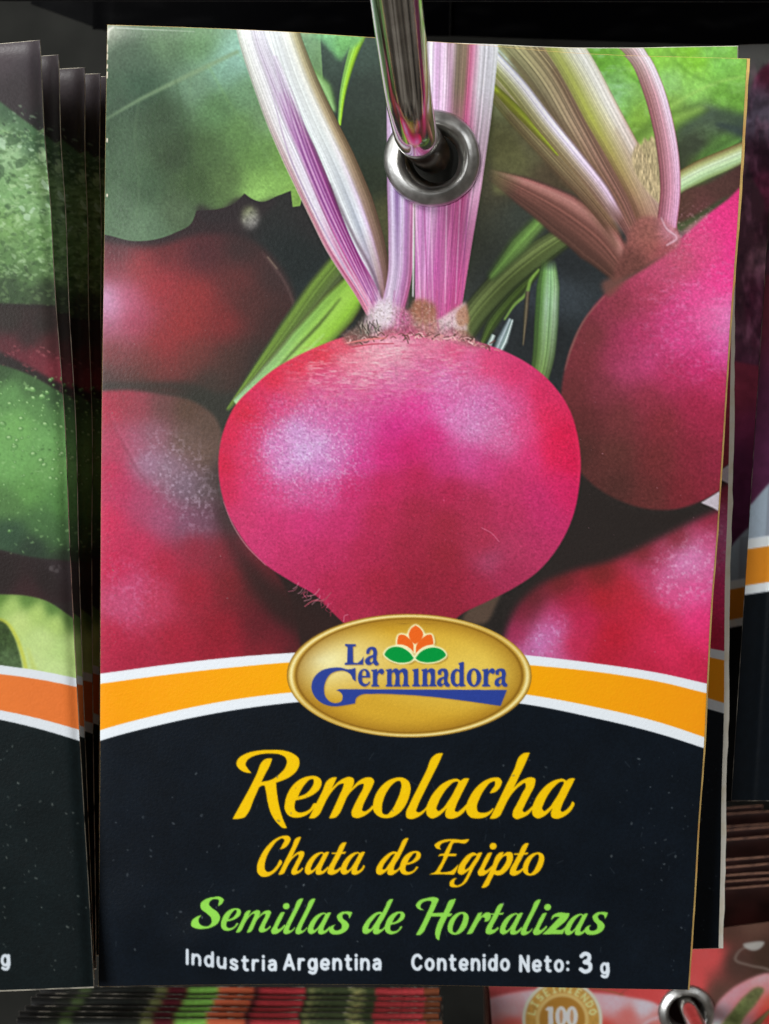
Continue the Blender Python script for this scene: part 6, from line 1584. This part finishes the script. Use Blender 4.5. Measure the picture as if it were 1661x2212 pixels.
us = np.concatenate([np.linspace(0, 0.12, 70)[:-1], np.linspace(0.12, 1, 46)])
right = build_packet('foremost red leaf packet with orange stripe, at the right edge', 'red leaf seed packets', rq, depth_right,
                     lambda u, v, D: leafy.sample(u * 1000, v * 1530), us, np.linspace(0, 1, 760), region_std(CB, 0, 95), PARTS[:3], M_DARKEDGE, (1, 1, 1, 2), eye=(0.5, 0.12), gain=1.05)
copy_packet(right, 40 * MM, (1706, -230), (1580, 1728), (1597, 98), (1552, 1742), 10 * MM, 22 * MM, 'rear red leaf packet, dark maroon leaf seen right of the beetroot edge')
LEAN = 10
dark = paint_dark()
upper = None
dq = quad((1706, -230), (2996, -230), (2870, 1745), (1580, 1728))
upper = build_packet('x', 'packets of the upper row', dq, depth_right, lambda u, v, D: dark.sample(u * 1000, v * 1530), np.linspace(0, 1, 60), np.linspace(0, 1, 300), region_std(CT, 0, 116), PARTS[:3], M_BLACKEDGE, (1, 1, 1, 1), ink_mat=M_MATTE)
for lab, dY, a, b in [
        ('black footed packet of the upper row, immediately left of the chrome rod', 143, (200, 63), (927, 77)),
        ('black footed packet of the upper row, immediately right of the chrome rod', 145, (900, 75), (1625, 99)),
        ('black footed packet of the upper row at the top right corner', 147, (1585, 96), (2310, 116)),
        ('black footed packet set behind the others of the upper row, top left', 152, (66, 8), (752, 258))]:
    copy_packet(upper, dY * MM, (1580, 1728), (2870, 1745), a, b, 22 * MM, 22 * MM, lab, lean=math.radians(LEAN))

# packets added nearer in the upper row to shade those behind; only their lowest edge shows
for lab, a, b in [('added upper row packet shading those behind, its lower edge at the top border left of the rod', (-262, 1.0), (845, 2.0)),
                  ('added upper row packet shading those behind, its lower edge at the top border right of the rod', (872, 2.0), (1979, 4.0))]:
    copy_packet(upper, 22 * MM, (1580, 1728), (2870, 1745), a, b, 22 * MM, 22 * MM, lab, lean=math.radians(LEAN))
for ch in list(upper.children):
    bpy.data.objects.remove(ch)
bpy.data.objects.remove(upper)

# ------------------------------------------------------------------ tomato packets, lower right
tom = paint_tomato()
tq = quad((1052, 2070), (1888, 1963), (2010, 3230), (1150, 3330))
depth_tom = lambda u, v: 118 * MM + 8 * MM * v - 0.8 * MM * np.exp(-((v - 0.5) / 0.3) ** 2) * np.clip(u * (1 - u) * 4, 0, 1) ** 0.7 + .5 * MM * np.exp(-v / .01)
vs = np.concatenate([np.linspace(0, 0.24, 170)[:-1], np.linspace(0.24, 1, 40)])
TEYE = (0.4965, 0.134)
tomato = build_packet('red tomato packet with a gold 100 seal and steel eyelet', 'tomato seed packets', tq, depth_tom,
                      lambda u, v, D: tom.sample((D[..., 0] - 1055) / .833, (D[..., 1] - 1960) / .833), np.linspace(0, 1, 420), vs,
                      region_std(CT, 0, 116), PARTS[:3], M_BROWN, (1, 1, 1, 1), gain=1.9, eye=TEYE, eye_r=0.59)
tops = [1929, 1914, 1900, 1889, 1871, 1829, 1813, 1800, 1776, 1763]
ORD = ['second', 'third', 'fourth', 'fifth', 'sixth', 'seventh', 'eighth', 'ninth', 'tenth', 'eleventh']
zt = -(2012 - CY) * U * (DIST + 118 * MM) / DIST
rs = np.random.RandomState(77)
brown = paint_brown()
vs = np.concatenate([np.linspace(0, 0.1, 40)[:-1], np.linspace(0.1, 1, 40)])
bro = None
for k, ty in enumerate(tops):
    dist = DIST * -zt / ((ty - CY) * U)
    lab = 'foremost maroon packet standing right behind the tomato packet' if k == 0 else '%s maroon packet from the front, in the stack behind the tomato packet' % ORD[k - 1]
    off = Vector(((rs.rand() - .5) * 1.5 * MM, dist - (DIST + 118 * MM), (rs.rand() - .5) * 0.6 * MM))
    if k == 0:
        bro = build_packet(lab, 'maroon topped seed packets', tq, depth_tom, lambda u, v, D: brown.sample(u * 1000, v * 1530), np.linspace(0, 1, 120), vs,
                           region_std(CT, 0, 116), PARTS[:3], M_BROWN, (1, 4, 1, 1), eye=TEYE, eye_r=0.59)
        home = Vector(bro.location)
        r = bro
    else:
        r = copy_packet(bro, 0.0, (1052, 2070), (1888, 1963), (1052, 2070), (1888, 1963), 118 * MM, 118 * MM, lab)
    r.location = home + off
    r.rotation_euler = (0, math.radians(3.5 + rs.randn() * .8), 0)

# ------------------------------------------------------------------ mixed vegetable packets, lower left
mixed = paint_mixed()
mq = quad((37, 2197), (955, 2205), (950, 3600), (42, 3590))
depth_mix = lambda u, v: 90 * MM + 6 * MM * v - 0.8 * MM * np.exp(-((v - 0.5) / 0.3) ** 2) * np.clip(u * (1 - u) * 4, 0, 1) ** 0.7 + 1.6 * MM * np.exp(-v / .006) * (1 + .3 * np.sin(u * 23))
vs = np.concatenate([np.linspace(0, 0.05, 60)[:-1], np.linspace(0.05, 1, 40)])
mix = build_packet('nearest mixed vegetable packet in the stack at the bottom edge', 'mixed vegetable seed packets', mq, depth_mix,
                   lambda u, v, D: mixed.sample(u * 1000, v * 1530), np.linspace(0, 1, 400), vs, region_std(CT, 0, 116), PARTS[:3], M_BROWN, (1, 2, 4, 1), gain=2.2, edge_mat=M_DARKEDGE, eye=(0.5, 0.12), eye_r=0.66, hole=False)
zt = -(2200 - CY) * U * (DIST + 90 * MM) / DIST
for k, ty in enumerate([2186, 2173, 2158, 2148, 2133]):
    dist = DIST * -zt / ((ty - CY) * U)
    dY = dist - (DIST + 90 * MM)
    r = copy_packet(mix, dY, (37, 2197), (955, 2205), (37, 2197), (955, 2205), 90 * MM, 90 * MM, '%s packet of the mixed vegetable stack, counted from the bottom edge' % ORD[k])
    r.location = mix.location + Vector(((rs.rand() - .5) * 2.0 * MM, dY, (rs.rand() - .5) * 0.5 * MM))
    r.rotation_euler = (0, math.radians(rs.randn() * .35), 0)


# ------------------------------------------------------------------ wire hooks
def hook(label, pts, rad, flare=None):
    """rod from the board through the eyelet, kinked just in front of it"""
    fine = []
    for a, b in zip(pts[:-1], pts[1:]):
        L = np.linalg.norm(b - a)
        n = max(2, int(L / 0.0015))
        fine.append(a + (b - a) * (np.arange(n) / n)[:, None])
    fine = np.concatenate(fine + [pts[-1:]])
    # round the kinks a little
    for _ in range(2):
        mid = (fine[:-1] + fine[1:]) / 2
        fine = np.concatenate([fine[:1], mid, fine[-1:]])
    base = fine[0]
    if flare:
        run = np.concatenate([[0], np.cumsum(np.linalg.norm(np.diff(fine, axis=0), axis=1))])
        k = int(np.argmin(np.abs(fine[:, 1] - flare[0])))
        rad = rad + flare[2] * np.clip((run - run[k]) / flare[1], 0, 1.6)
    V, F = tube(fine - base, rad)
    o = mesh_obj('display_hook', V, F, M_CHROME)
    o.location = base.tolist()
    tag(o, label, 'display hook', 'wire display hooks')
    return o


J = P3(897, 290, -9 * MM)
K = P3(938, 338, 9 * MM)
A0, A1 = P3(882, 211, -14.5 * MM), P3(857.5, 0, -25 * MM)
tip = A1 + (A1 - A0) / np.linalg.norm(A1 - A0) * 0.03
W = np.array([K[0] + 0.002, 0.2955, K[2] - 0.001])
hook('large chrome hook rod coming forward out of the beetroot eyelet', np.array([W, K, J, A0, A1, tip]), 2.68 * MM, flare=(J[1], 0.030, 0.55 * MM))
te = tq(np.array(TEYE[0]), np.array(TEYE[1]))
Y0 = float(depth_tom(np.array(TEYE[0]), np.array(TEYE[1])))
E = P3(te[0] - 2, te[1] - 14, Y0)
hook('small hook rod reflecting red inside the tomato packet eyelet', np.array([[E[0], 0.2955, E[2]], E + (0, -0.004, 0.0003), E + (0.0004, -0.012, -0.001), E + (0.0005, -0.05, -0.006)]), 1.9 * MM)
